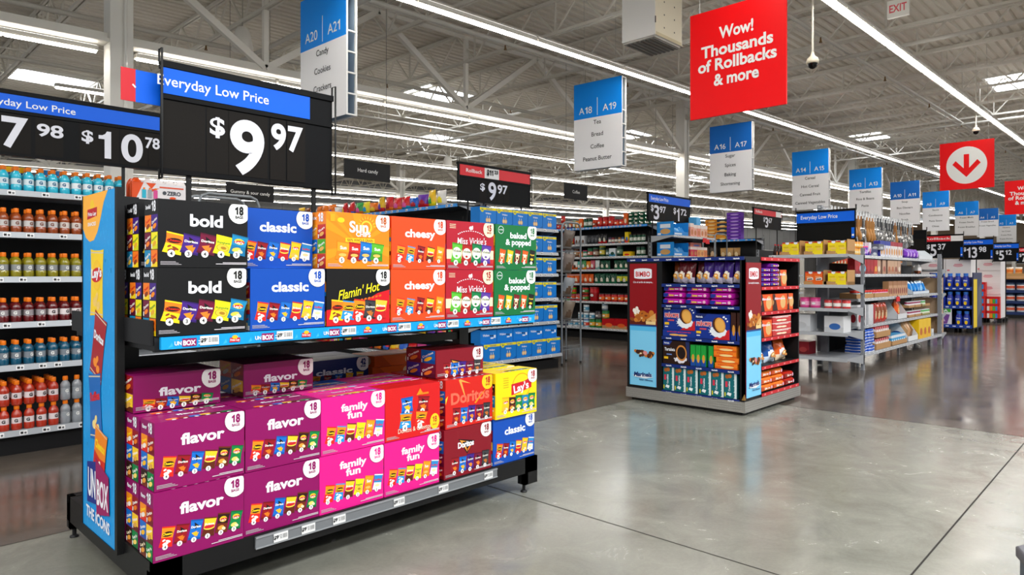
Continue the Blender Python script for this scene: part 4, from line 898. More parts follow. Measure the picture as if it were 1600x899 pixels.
price_board('black price board with a red rollback strip above the wafer boxes', (6.68, 7.50, 2.60), 0, 1.56, .57, (.375, .02, 1.54, mat('#d8202c', .35)),
    [(.42,.58),(.59,.78),(.79,.93),(.94,1.06)], [('$',.43,.19,.10,.1),('9',.60,.06,.26,.17,.045),('97',.80,.17,.13,.22,.045)],
    [('Rollback', .14, .43, .055, .33)], [(.52,.83,mat('#e4e2e2', .5))], post=[(.2,-.35),(1.36,-.35)])
b = MB(); a = Art(b, (6.68,7.49,2.60), (1,0,0), (0,0,1), .001); a.k = 6; a.text('$11', .63, .425, .085, INK, w=.14, bold=.04); a.text('23', .76, .46, .05, INK, w=.08, bold=.03)
for o in [q for q in bpy.data.objects if q.name.startswith('price_sign') and 'rollback strip above the wafer' in q.get('label', '')]: c_ = b.build('old_price_text', None, (-6.68,-7.50,-2.60)); c_.parent = o
wing_rack('grey tube wire rack beside the blue wafer boxes, hung with paper sacks', (8.74, 7.25, 0), 0, .5, 2.38, (.25,.7,1.1,1.5,1.9))
for k, (z, c) in enumerate(((1.985,'#6a6058'),(1.585,'#7a6e66'),(1.185,'#8c9094'),(.785,'#75695c'))):
    put(('sack',c), mesh_of('snack_sack','bag',lambda c=c: mk_pouch(.22,.34,.12,c,'#6e665e','#5c4a3c',c)), (8.99, 7.38, z-.055), 'limp paper bag leaning out of the wire rack beside the wafers, %s from the top' % ORD[k], 'bag', 'paper bags on the wire rack', -.3, (.25,.12))
# ---------------------------------------------------------------- coffee gondola
U3c = Unit('coffee gondola with a blue edged top shelf beyond the wafer boxes', (12.9, 13.03, 0), -pi/2, 4.75, .62, 2.66, [(2.625,.58),(2.235,.5),(1.93,.5),(1.63,.5),(1.30,.5),(.88,.55),(.26,.58)], blue=(0,), tags=.1)
G1, G2 = '#0f4a32', '#1c6a46'
J = lambda c, n, lid='#141414': CAN(.042,.155,c,lid,'#d8d2c4',n)
gb = lambda: POUCH(.13,.20,.08,G1,G2,'#e0dccb',G1,'dark green coffee bag'); ob = lambda: POUCH(.12,.19,.08,'#e8641c','#c8481a','#f2e2c2','#e8641c','orange coffee bag')
rcn = lambda: CAN(.065,.19,'#b8141c','#8c0e14','#d8442c','red coffee canister'); wt = lambda: CAN(.06,.15,'#d8dcdf','#2a2c30','#5aa0c0','white coffee tub')
gt = lambda: CAN(.07,.17,'#1c7a3c','#0f5a2a','#e8a83c','green coffee can'); bj = lambda: J('#2a1c18','dark coffee jar'); pj = lambda: J('#4a2050','purple label coffee jar'); rj = lambda: J('#8c1a1c','red label coffee jar')
x0 = 2.30
stock(U3c, 0, 'top', 'the coffee aisle', [rcn(),rcn(),up(rcn(),.19),POUCH(.15,.26,.1,'#e06a1c','#c8501a','#f2e2c2','#e06a1c','tall orange coffee bag'),POUCH(.13,.22,.09,'#8c9890','#5a3a78','#e9e6e0','#8c9890','grey coffee bag'),POUCH(.13,.2,.09,'#e06a1c','#6a3a88','#f2e2c2','#e06a1c','orange and purple coffee bag'),POUCH(.14,.24,.09,'#8ca088','#5c7a5c','#e9e6e0','#8ca088','sage coffee bag'),
   BOX(.12,.15,.2,'#e8961c','#c87a14','#f2e2c2','amber coffee box'),BOX(.12,.15,.27,'#e8641c','#c8501a','#f2e2c2','tall orange coffee box'),CAN(.07,.26,G1,'#2a2c30','#c8ccc0','dark green coffee canister'),up(CAN(.07,.26,G1,'#2a2c30','#c8ccc0','dark green coffee canister'),0),CAN(.075,.2,'#d8481c','#b8141c','#8c2a14','orange coffee canister'),
   CAN(.085,.27,'#b8141c','#8c0e14','#d8442c','large red coffee canister'),CAN(.085,.27,'#b8141c','#8c0e14','#d8442c','large red coffee canister'),CAN(.085,.27,'#b8141c','#8c0e14','#d8442c','large red coffee canister'),CAN(.08,.19,'#b8141c','#2a1c1c','#e8642c','low red coffee tub'),CAN(.08,.19,'#b8141c','#2a1c1c','#e8642c','low red coffee tub'),BOX(.11,.15,.32,'#e8641c','#d8301c','#f2e2c2','tall scarlet coffee box')]+
   [q for k in range(4) for q in (up(POUCH(.17,.12,.12,G1,G2,'#e0dccb',G1,'stacked dark green coffee bag'),.11),up(POUCH(.17,.12,.12,G1,G2,'#e0dccb',G1,'stacked dark green coffee bag'),.22),POUCH(.17,.12,.12,G1,G2,'#e0dccb',G1,'stacked dark green coffee bag'))], 2.0, fit=2.65)
stock(U3c, 1, 'second', 'the coffee aisle', [POUCH(.1,.2,.07,'#5a1418','#2a1c1c','#d8442c','#5a1418','wine coffee bag'),POUCH(.1,.2,.07,'#e8b81c','#1c1a18','#d8442c','#e8b81c','yellow coffee bag'),BOX(.12,.12,.17,'#c8281c','#1c1a18','#f2c21c','red coffee box'),GAP(.03)]+[BOX(.1,.12,.22,'#d9dadc','#9a9c9e','#6a4a3a','white coffee box') for _ in range(3)]+[GAP(.06)]+
   [POUCH(.11,.22,.07,'#3a3c40','#2a2c30','#5a5c60','#3a3c40','charcoal coffee bag') for _ in range(3)]+[POUCH(.13,.25,.08,'#1c1a1c','#b8141c','#e0dccb','#1c1a1c','black and red coffee bag') for _ in range(2)]+[GAP(.05),pj(),rj(),bj(),J('#a8641c','amber coffee jar'),J('#23488c','blue label coffee jar'),GAP(.03),BOX(.1,.12,.26,'#f2d21c','#d83a1c','#2a62a8','yellow coffee box')]+[CAN(.05,.2,G1,'#2a1c18','#c8d0c0','green coffee jar') for _ in range(4)], x0, fit=2.32)
stock(U3c, 2, 'third', 'the coffee aisle', [CAN(.06,.2,'#8c8e90','#5a5c60','#c8ccce','grey coffee canister'),CAN(.06,.2,'#8c8e90','#5a5c60','#c8ccce','grey coffee canister'),CAN(.07,.21,'#5a3a2a','#2a1c18','#a8845c','brown coffee canister'),CAN(.05,.14,'#e0641c','#2a1c18','#f2c28c','orange coffee tin'),CAN(.06,.15,'#1c7a5a','#c8286a','#d8d0c8','green and pink coffee tin'),CAN(.07,.2,'#1c6a46','#0f4a32','#c86a5a','green coffee canister'),CAN(.07,.2,'#4a2a24','#1c5a40','#b8a08c','brown and green canister'),GAP(.03),
   CAN(.07,.24,'#2a4a34','#c8b81c','#d8c44c','tall green and yellow canister'),GAP(.03),CAN(.055,.17,'#1c4a3c','#2a2c30','#8ca0a0','teal coffee tin'),BOX(.16,.14,.18,'#d8e2e6','#3a8ab0','#1c4a3c','white and teal coffee box'),CAN(.07,.24,'#1c3a2c','#2a2c30','#6a8a70','dark coffee canister'),GAP(.05),BOX(.2,.16,.1,'#f2c81c','#e0a81c','#d8301c','yellow coffee carton',style=1),up(CAN(.05,.12,G1,'#8c1a1c','#c8d0c0','small green coffee jar'),.0,.17),CAN(.05,.2,G1,'#2a2c30','#c8d0c0','green coffee jar'),CAN(.05,.2,G1,'#2a2c30','#c8d0c0','green coffee jar')], x0, fit=2.32)
stock(U3c, 3, 'fourth', 'the coffee aisle', [ob(),ob(),POUCH(.12,.19,.08,'#e9e6e0','#e8641c','#5a3a2a','#e9e6e0','white coffee bag'),POUCH(.12,.19,.08,'#5ab8a8','#3a8a80','#e9e6e0','#5ab8a8','aqua coffee bag'),POUCH(.12,.21,.08,'#4a9a5a','#e8961c','#e9e6e0','#4a9a5a','green and amber coffee bag'),POUCH(.12,.19,.08,'#e88a1c','#c85a5a','#f2e2c2','#e88a1c','apricot coffee bag'),POUCH(.12,.21,.08,'#c85a6a','#a83a4a','#e9e6e0','#c85a6a','rose coffee bag'),POUCH(.12,.21,.08,'#d8e2e2','#8cc0b8','#e9e6e0','#d8e2e2','pale coffee bag'),GAP(.02),gb(),gb(),GAP(.1),gb(),gb(),gb(),gb(),gb(),gb()], x0, fit=2.32)
stock(U3c, 4, 'fifth', 'the coffee aisle', [ob(),ob(),ob(),ob(),ob(),ob(),GAP(.02),gb(),gb(),gb(),gb(),POUCH(.13,.18,.08,'#c8c81c',G1,'#e0dccb',G1,'green and lime coffee bag'),POUCH(.13,.18,.08,'#c8c81c',G1,'#e0dccb',G1,'green and lime coffee bag'),gb(),gb(),gb()], x0, fit=2.32)
stock(U3c, 5, 'sixth', 'the coffee aisle', [CAN(.07,.14,'#5aa81c','#b8141c','#d8441c','lime coffee tub'),up(CAN(.07,.14,'#5aa81c','#b8141c','#d8441c','lime coffee tub'),.141),CAN(.07,.14,'#b8141c','#8c0e14','#d8642c','red coffee tub'),CAN(.07,.14,'#b8141c','#8c0e14','#d8642c','red coffee tub'),GAP(.02),up(CAN(.07,.14,'#a8241c','#2a1c1c','#4a8a3c','red coffee tub with dark lid'),.141),CAN(.07,.14,'#a8241c','#2a1c1c','#4a8a3c','red coffee tub with dark lid'),GAP(.03),CAN(.095,.28,'#b8141c','#8c0e14','#a01018','large red coffee canister'),GAP(.03)]+[CAN(.07,.16,'#b8141c','#2a1c1c','#e8742c','red coffee jar') for _ in range(7)], x0, fit=2.32)
stock(U3c, 6, 'bottom', 'the coffee aisle', [POUCH(.12,.18,.09,'#4a2a6a','#2a1c4a','#e9e6e0','#4a2a6a','violet coffee bag'),wt(),wt(),up(wt(),.151),wt(),up(wt(),.151),up(wt(),.302),CAN(.065,.15,'#b8d8e8','#2a62a8','#d8442c','pale blue coffee tub'),up(wt(),.151),gt(),up(CAN(.06,.15,'#3a3436','#2a2c30','#8c8480','charcoal coffee tub'),.171),gt(),up(gt(),.171),up(CAN(.06,.15,'#6a7a88','#2a2c30','#c8ccce','slate coffee tub'),.342),GAP(.04),BOX(.28,.2,.19,'#b8141c','#b48a5c','#e8642c','red coffee case on cardboard'),BOX(.28,.2,.19,'#b8141c','#b48a5c','#e8642c','red coffee case on cardboard'),GAP(.03),BOX(.3,.2,.2,'#a81a1c','#b48a5c','#e8642c','dark red coffee case on cardboard')], x0, fit=2.32)
o = thing('clip_strip', 'dark red hanging clip strip in front of the coffee shelves', 'clip strip', U3c.W(2.35, .02, 1.78)); o.rotation_euler = (0,0,-pi/2)
b = MB(); b.box((0,-.01,.3),(.12,0,.75), mat('#6a1420', .4)); b.build('strip', o); b = MB()
for k in range(4): b.box((.01,-.03,.02+.075*k),(.11,-.01,.085+.075*k), mat('#d8d0d2', .4))
b.build('packet', o)
wing_rack('grey tube wire rack in front of the coffee end shelves', (15.0, 7.75, 0), 0, .62, 2.48, (.3,.8,1.3,1.8), .3)
U3 = Unit('end shelving with blue graham boxes under the three ninety-seven board', (12.9, 7.58, 0), 0, 1.85, .68, 2.36, [(2.355,.62),(1.91,.62),(1.45,.62),(.95,.62),(.3,.64)], post=mat('#8f9398', .4, .2))
def case(w, d, h, c, open_c, pic, word=None, fill=12, bagc='#3a9ae0', wc='#f2f2ee'):
    """shelf-ready case: printed closed end on the left side, low front, packets standing inside"""
    b = MB(); m = mat(c, .4); t = .006
    b.box((0,0,0),(w,t,h*.3), m); b.box((0,d-t,0),(w,d,h), m); b.box((0,0,0),(t,d,h), m); b.box((w-t,0,0),(w,d,h), m); b.box((0,0,0),(w,d,t), m)
    a = Art(b, (0,d,0), (0,-1,0), (0,0,1), .0006); a.ell(d*.5, h*.3, d*.3, h*.2, mat(pic, .5), 14); a.rect(d*.2, h*.55, d*.6, h*.28, mat('#dfe6ee', .4)); a.rect(d*.05, h*.06, d*.2, h*.13, mat('#e9e9e9'))
    a = Art(b, (0,0,0), (1,0,0), (0,0,1), .0006); a.rect(w*.05, h*.07, w*.5, h*.12, mat('#d8e4ee', .4))
    rr = random.Random(fill)
    for k in range(fill):
        x = .03+(w-.06)*(k+.5)/fill; y = d*(.25+.3*(k % 2)); z = h*rr.uniform(.5,.78); s = (w/fill)*.75
        b.mesh([(x-s,y,t),(x+s,y+.01,t),(x+s*.8,y+.03,z),(x-s*.9,y+.02,z*.92),(x,y-.05,z*.5),(x-s,y+.06,t),(x+s,y+.06,t)], [(0,1,4),(1,2,4),(2,3,4),(3,0,4),(5,3,2,6),(0,3,5),(1,6,2)], mat(bagc if k % 3 else '#8cc8f0', .2))
    return b
for i, (z, nm) in enumerate(((0,'upper'),(1,'lower'))):
    put('grahamcase', mesh_of('graham_case','box',lambda: case(.62,.42,.30,'#1888d8','#1888d8','#c89a5c')), U3.W(.06+.0*i, U3.front(i)+.03, U3.sh[i][0]+.001), 'blue open case of wrapped graham snacks on the %s shelf of the end unit' % nm, 'box', 'blue graham cases')
PK = lambda c, n, h=.24: BOX(.15,.1,h,c,'#f2e0d8','#c87a4a',n,style=1)
for i, cols in enumerate(((('#e8a08c','peach cracker box',.30),('#e8b09c','pale peach cracker box',.27),('#e8907c','coral cracker box',.27),('#e8c0a8','cream cracker box',.27),('#e8b08c','apricot cracker box',.27)),(('#d8304a','red cracker box',.22),('#c82a44','deep red cracker box',.22),('#e8a05c','orange cracker box',.22),('#e8b06c','tan cracker box',.22),('#e8884c','rust cracker box',.22)))):
    stock(U3, i, SHN[i], 'the graham end unit', [PK(c, n, h) for c, n, h in cols], .78, .04)
    if i == 1: put('flatbox', mesh_of('packet_box','box',lambda: mk_box(.5,.1,.09,'#a85a4c','#c87a6c','#3a5aa8')), U3.W(.8, U3.front(1)+.05, 1.911+.222), 'flat brown and blue box lying on the cracker boxes of the end unit', 'box')
o = thing('shelf_flag', 'pair of red shelf flags sticking out under the cracker boxes', 'sign', U3.W(.92, U3.front(0)-.035, 2.20)); b = MB(); b.box((0,-.16,.02),(.17,-.15,.12), mat('#d8141c')); b.build('flag', o); b = MB(); b.box((.2,-.12,0),(.37,-.11,.1), mat('#d8141c')); b.bar((.2,-.11,.06),(.1,.01,.1),.01,.01,INK); b.build('flag', o)
price_board('black price board reading three ninety-seven and one seventy-two', (12.84, 8.20, 2.70), 0, 1.82, .62, (.41, .01, 1.81, PBLUE), [(.03,.70),(1.0,1.72)], [('$',.10,.22,.13,.11),('3',.22,.05,.30,.22,.045),('97',.46,.20,.14,.26,.045),('$',1.05,.22,.13,.11),('1',1.19,.05,.30,.15,.045),('72',1.37,.20,.14,.26,.045)],
    [('Everyday Low Price', .10, .46, .08, .72)], None, post=[(.2,-.3),(1.6,-.3)])
for k, (x, y, z, c, s) in enumerate(((14.45,7.95,2.36,'#8cc8f0',.3),)):
    put('bluecase', mesh_of('packet_box','box',lambda: mk_box(.2,.2,.5,'#58aee6','#3a92d8','#d8ecf8')), (14.5,7.95,2.36), 'tall pale blue box at the back of the graham end unit', 'box')
# ---------------------------------------------------------------- baking gondola
U4c = Unit('baking gondola with a blue edged top shelf beyond the graham end unit', (18.3, 12.8, 0), -pi/2, 4.55, .62, 2.55, [(2.50,.58),(1.98,.5),(1.62,.5),(1.2,.5),(.75,.55),(.26,.58)], blue=(0,))
lb = lambda c, n, h=.5, w=.24: BOX(w,.2,h,c,'#e9e2d8','#c8963c',n,style=0)
stock(U4c, 0, 'top', 'the baking gondola', [lb('#6a2a2a','maroon baking box',.3),lb('#8c3a3a','rust baking box',.36),lb('#5a1c24','dark wine baking box',.5,.2),GAP(.03),BOX(.3,.2,.46,'#8cc0e0','#d8e8f0','#e9c25a','pale blue baking box')]+[up(BOX(.36,.2,.1,'#e8961c','#c86a14','#f2d28c','flat orange baking box'),.102*k) for k in range(1,6)]+[BOX(.36,.2,.1,'#e8961c','#c86a14','#f2d28c','flat orange baking box')]+[up(BOX(.3,.2,.12,'#23344a','#e8961c','#f2d28c','flat navy baking box'),.122*k) for k in range(1,5)]+[BOX(.3,.2,.12,'#e89a1c','#23344a','#f2d28c','flat amber baking box')]+[up(BOX(.42,.2,.095,'#6a2ab0','#4a1c8c','#c8a0e8','flat purple baking box'),.097*k) for k in range(1,8)]+[BOX(.42,.2,.095,'#6a2ab0','#4a1c8c','#c8a0e8','flat purple baking box')], 2.0)
stock(U4c, 1, 'second', 'the baking gondola', [POUCH(.24,.36,.12,'#3a2a1c','#8c5a2c','#d8b48c','#2a1c14','dark brown baking bag') for _ in range(3)]+[GAP(.1),POUCH(.2,.3,.12,'#b88a4c','#5a3a1c','#e0c898','#b88a4c','tan baking bag'),POUCH(.2,.3,.12,'#c89a5c','#8c6a3c','#e8d8b0','#c89a5c','light tan baking bag'),POUCH(.2,.3,.12,'#b88a4c','#5a3a1c','#e0c898','#b88a4c','tan baking bag')], 2.6)
stock(U4c, 2, 'third', 'the baking gondola', [POUCH(.3,.16,.16,'#e0dcc0','#2f8a3c','#c8d8a0','#e0dcc0','cream and green sugar bag') for _ in range(3)]+[POUCH(.3,.2,.16,'#2f8a3c','#e0dcc0','#f2ecc8','#2f8a3c','green sugar bag') for _ in range(2)], 2.3)
U4 = Unit('end shelving of syrup bottles under the three sixty-seven board', (18.3, 7.62, 0), 0, 1.9, .62, 2.2, [(1.98,.56),(1.50,.56),(1.0,.56),(.3,.58)])
def syrup(h=.3):
    b = MB(); b.lathe([(.045,0),(.05,.02),(.05,h*.5),(.04,h*.66),(.022,h*.82),(.02,h*.9)], mat('#2a1410', .15), 12); b.lathe([(.024,h*.9),(.024,h)], mat('#d8202c', .4), 10); a = Art(b, (-.04,-.051,h*.15), (1,0,0), (0,0,1)); a.ell(.04, h*.16, .034, h*.15, mat('#e8641c', .4), 12); a.ell(.04, h*.14, .02, h*.08, mat('#f2d28c', .4), 10); return b
for i, n in ((0, 9), (1, 7)):
    for k in range(n): put('syrup' if i == 0 else 'syrup2', mesh_of('syrup_bottle','bottle',(lambda: syrup(.36)) if i == 0 else (lambda: syrup(.27))), U4.W(.14+.2*k if i == 0 else .5+.18*k, U4.front(i)+.09, U4.sh[i][0]+.001), 'dark syrup bottle with red cap, %s on the %s shelf of the syrup end unit' % (ORD[k], ('upper','lower')[i]), 'bottle', 'dark syrup bottles')
price_board('black price board with a red strip reading three sixty-seven, above the syrup', (18.0, 8.15, 2.80), 0, 1.86, .56, (.37, .01, 1.85, mat('#d8202c', .35)), [(.1,.55),(.58,1.3)], [('$',.62,.20,.12,.1),('3',.73,.05,.27,.2,.045),('67',.95,.18,.13,.24,.045)], [('Rollback', .12, .42, .07, .42)], [(1.45,1.82,mat('#e4e2e2', .5))], post=[(.2,-.6),(1.6,-.6)])
U5 = Unit('end shelving of mixed groceries seen between the syrup and the yellow cases', (23.0, 7.7, 0), 0, 2.2, .62, 2.2, [(2.2,.56),(1.8,.56),(1.4,.56),(.9,.56),(.3,.58)], blue=(0,))
stock(U5, 0, 'top', 'the fifth end unit', [CAN(.09,.5,'#4a2a5a','#8cb81c','#c8c0d0','purple grocery canister'),CAN(.08,.3,'#e9e6e0','#c8ccd0','#8cb8d8','white grocery canister'),CAN(.07,.55,'#e9e9ee','#9aa0b0','#c8d0d8','tall white bottle'),GAP(.1)]+[POUCH(.3,.42,.14,'#e8a05c','#d85a2c','#f2e2c2','#e9e6e0','orange loaf bag') for _ in range(4)], .1)
stock(U5, 1, 'second', 'the fifth end unit', [POUCH(.3,.3,.14,'#d8481c','#e8961c','#f2e2c2','#d8481c','red loaf bag') for _ in range(6)], .1)
# ---------------------------------------------------------------- cookie display island
CX0, CX1, CY0, CY1, CH = 6.93, 8.42, 3.24, 4.72, 1.70
disp = thing('cookie_display', 'freestanding black cookie display island on a diamond plate plinth', 'display stand', (CX0, CY0, 0))
L, D = CX1-CX0, CY1-CY0
dp = mat('#a3a09a', .38, .6); dp2 = mat('#efece6', .25, .7)
b = MB(); b.box((.04,.04,0),(L-.04,D-.04,.035), INK); b.box((-.012,-.012,.035),(L+.012,D+.012,.15), dp)
def plate(a, w):
    x = .02; k = 0
    while x < w-.02:
        for r in range(4):
            z = .017+.026*r; t = .6 if (k+r) % 2 else -.6; X = x+.0*(r % 2); c, n = cos(t+pi/4*0), sin(t)
            a.k = 2; a.poly([(X-.014*c,z-.014*n),(X+.0042*n,z-.0042*c),(X+.014*c,z+.014*n),(X-.0042*n,z+.0042*c)], dp2)
        x += .026; k += 1
plate(Art(b, (-.012,D+.012,.035), (0,-1,0), (0,0,1), .0012), D+.024); plate(Art(b, (-.012,-.012,.035), (1,0,0), (0,0,1), .0012), L+.024)
b.build('diamond_plate_plinth', disp)
bk = mat('#0a0a0c', .5, 0, 0, .3)
b = MB(); b.box((0,0,.15),(L,D,.165), bk); b.box((0,0,CH-.03),(L,D,CH), bk)
b.box((.40,.42,.165),(.43,D,CH-.03), bk); b.box((.43,.40,.165),(L,.43,CH-.03), bk)    # backs of the two shelf bays
b.box((0,D-.03,.165),(.43,D,CH-.03), bk); b.box((L-.03,0,.165),(L,.43,CH-.03), bk)
for x0, y0, x1, y1 in ((0,1.00,.40,1.06),(0,0,.03,.05),(.0,0,.40,.02),(.38,0,.41,.40),(0,.0,.02,.03)): b.box((x0,y0,.165),(x1,y1,CH-.03), bk)
b.box((0,1.06,.165),(.02,D-.03,CH-.03), bk)
b.build('cabinet', disp)
SB = mat('#122a72', .35); SR = mat('#c8232c', .35)
def strip(a, w, col, word):
    a.rect(0, 0, w, .037, col); n = max(1, int(w/.16))
    for k in range(n):
        x = w*(k+.5)/n
        if word: a.text(word, x, .010, .016, LT, w=.07, bold=.04, rot=.06)
        else: a.rect(x-.02, .008, .04, .020, '#e88a8a')
for z in (1.40,1.163,.793,.478,.168):
    b = MB(); b.box((0,.05,z-.012),(.40,1.00,z), bk); b.box((-.008,.05,z-.037),(0,1.00,z), bk); strip(Art(b, (-.008,1.00,z-.037), (0,-1,0), (0,0,1), .0008), .95, SB, 'Marinela'); b.build('shelf', disp)
for z in (1.37,1.09,.80,.486,.19):
    b = MB(); b.box((.41,0,z-.012),(L-.03,.40,z), bk); b.box((.41,-.008,z-.037),(L-.03,0,z), bk); strip(Art(b, (.41,-.008,z-.037), (1,0,0), (0,0,1), .0008), L-.44, SR, ''); b.build('shelf', disp)
b = MB(); b.box((-.006,.0,CH-.04),(0,D,CH-.002), SB); strip(Art(b, (-.006,D,CH-.04), (0,-1,0), (0,0,1), .0008), D, SB, 'Marinela'); b.box((.41,-.006,CH-.04),(L,0,CH-.002), SR); strip(Art(b, (.41,-.006,CH-.04), (1,0,0), (0,0,1), .0008), L-.41, SR, ''); b.build('top_strip', disp)
def poster(O, U, w):
    """red bakery poster over a pale blue cookie poster"""
    h = 1.45; b = MB(); N = (-.008 if U == (0,-1,0) else 0, -.008 if U == (1,0,0) else 0)
    if U == (0,-1,0): b.box((-.008,O[1]-w,O[2]),(0,O[1],O[2]+h), mat('#8a1018', .3))
    else: b.box((O[0],-.008,O[2]),(O[0]+w,0,O[2]+h), mat('#8a1018', .3))
    a = Art(b, (O[0]+N[0],O[1]+N[1],O[2]), U, (0,0,1), .0001)
    a.rect(0,0,w,h*.497,mat('#57b9ea',.3)); a.rect(w*.03,0,w*.94,h*.45,mat('#7fcdf2',.3)); a.rect(0,h*.487,w,h*.012,mat('#1c4a8c',.3)); a.rect(0,h*.5,w,h*.5,mat('#8c1119',.3))
    a.rect(w*.17,h*.885,w*.66,h*.065,LT); a.ell(w*.5,h*.95,w*.33,h*.012,LT,20); a.ell(w*.5,h*.885,w*.33,h*.010,LT,20); a.text('BIMBO', w*.5, h*.895, h*.040, '#c8141c', w=w*.54, bold=.025); a.text('Con el cariño de siempre...', w*.5, h*.842, h*.014, LT, w=w*.74, bold=.02, shear=.2)
    rr = random.Random(11); br = ['#c87a2c','#a85a1c','#d8943c','#8c4414','#e0b070']
    a.rect(0,h*.50,w,h*.045,mat('#5a1c10',.4))
    for k in range(26): x, y = w*rr.uniform(.06,.94), h*rr.uniform(.535,.60); a.ell(x, y, w*rr.uniform(.06,.12), h*rr.uniform(.012,.022), rr.choice(br), 12, rr.uniform(-.5,.5))
    for x, y in ((.18,.615),(.28,.63),(.22,.60),(.34,.605)): a.ell(w*x, h*y, w*.06, h*.018, '#f0e8de', 14)
    for x, y in ((.5,.59),(.62,.575)):
        a.ell(w*x, h*y, w*.15, h*.026, '#b8641c', 18); a.ell(w*x, h*y, w*.06, h*.008, '#7a3a10', 12)
    a.poly([(w*.6,h*.52),(w*.98,h*.56),(w*.98,h*.60),(w*.65,h*.545)], '#d8a45c'); a.rect(w*.62,h*.505,w*.36,h*.025,'#e8c88c')
    for k in range(22): x, y = w*(.12+.76*rr.random()), h*rr.uniform(.245,.285); a.ell(x, y, w*rr.uniform(.05,.09), h*rr.uniform(.010,.018), rr.choice(['#3a1c10','#c87a2c','#e0b070','#f0d8b0','#5a2c14','#d88a8a']), 12, rr.uniform(-.6,.6))
    a.poly([(w*.12,h*.082),(w*.88,h*.10),(w*.80,h*.086),(w*.9,h*.08),(w*.6,h*.062),(w*.2,h*.07)], '#e9eef6'); a.text('Marinela', w*.5, h*.078, h*.034, '#14286a', w=w*.66, bold=.04, shear=.2, rot=.04); a.text('Sabor Diferente', w*.62, h*.045, h*.013, '#14286a', w=w*.5, bold=.02, shear=.2)
    b.build('poster', disp)
poster((0,D-.04,.185), (0,-1,0), .37); poster((.03,0,.185), (1,0,0), .365)
b = MB(); b.mesh([(-.004,-.004,.167),(-.002,.03,.167),(-.002,-.002,.235)],[(0,1,2)],mat('#8c6a34',.5)); b.mesh([(-.004,-.004,.167),(.035,-.002,.167),(-.002,-.002,.235)],[(0,1,2)],mat('#8c6a34',.5)); b.build('corner_plate', disp)
DG = 'packets on the cookie display'
def onF(y, dx, z): return (CX0+dx, y, z)         # bay facing -x; y in world
R90 = -pi/2
# first shelf: snack cake bags
for k, (y, c) in enumerate(((4.13,'#6a3016'),(4.03,'#5a1a20'),(3.94,'#5a1a20'),(3.83,'#54202a'),(3.72,'#3a2272'),(3.60,'#3a2272'),(3.48,'#3a2272'),(3.355,'#3a2272'))):
    n = ('brown','maroon','maroon','maroon','purple','purple','purple','purple')[k]
    put(('cakebag',c), mesh_of('cake_bag','bag',lambda c=c: mk_pouch(.12,.235,.085,c,'#cfc6dc','#efe6d8',c,'#e0932c')), onF(y, .10+.06*(k in (0,3)), 1.413), '%s snack cake bag, %s from the left on the top cookie display shelf' % (n, ORD[k]), 'bag', DG, R90+.1*(k % 3-1), (0,.12))
def cookie_pack(w=.26, d=.20, h=.07, c='#b81c9c', c2='#1c2f8c', c3='#e8c83c'):
    b = MB(); n = 10; pts = []
    for x in (0, .012, w-.012, w):
        s = .55 if x in (0, w) else 1
        pts += [(x, d/2+d/2*s*(abs(cos(t))**.5)*(1 if cos(t) > 0 else -1), h/2+h/2*s*(abs(sin(t))**.5)*(1 if sin(t) > 0 else -1)) for t in [2*pi*(q+.5)/n for q in range(n)]]
    b.mesh(pts, [(i*n+q,i*n+(q+1)%n,(i+1)*n+(q+1)%n,(i+1)*n+q) for i in range(3) for q in range(n)]+[tuple(range(n))[::-1], tuple(range(3*n,4*n))], mat(c, .2))
    a = Art(b, (0,-.001,h*.1), (1,0,0), (0,0,1), .0006); a.poly([(w*.01,h*.1),(w*.2,h*.1),(w*.26,h*.7),(w*.01,h*.7)], mat(c2,.3)); a.text('Suavicremas' if c == '#b81c9c' else 'Galletas', w*.40, h*.25, h*.3, c3, w=w*.24, bold=.05); a.rect(w*.56,h*.3,w*.18,h*.12,LT); a.ell(w*.87,h*.4,w*.07,h*.25,'#e8b0c8',10); return b
for s in range(3):
    for t in range(3):
        put('cookiepack', mesh_of('cookie_pack','packet',cookie_pack), onF((4.225,3.93,3.635)[s], -.004+.01*t, 1.164+.0715*t), 'magenta cookie pack, %s of the %s pile, second cookie display shelf' % (('lowest','middle','topmost')[t], ORD[s]), 'packet', DG, R90+random.uniform(-.04,.04))
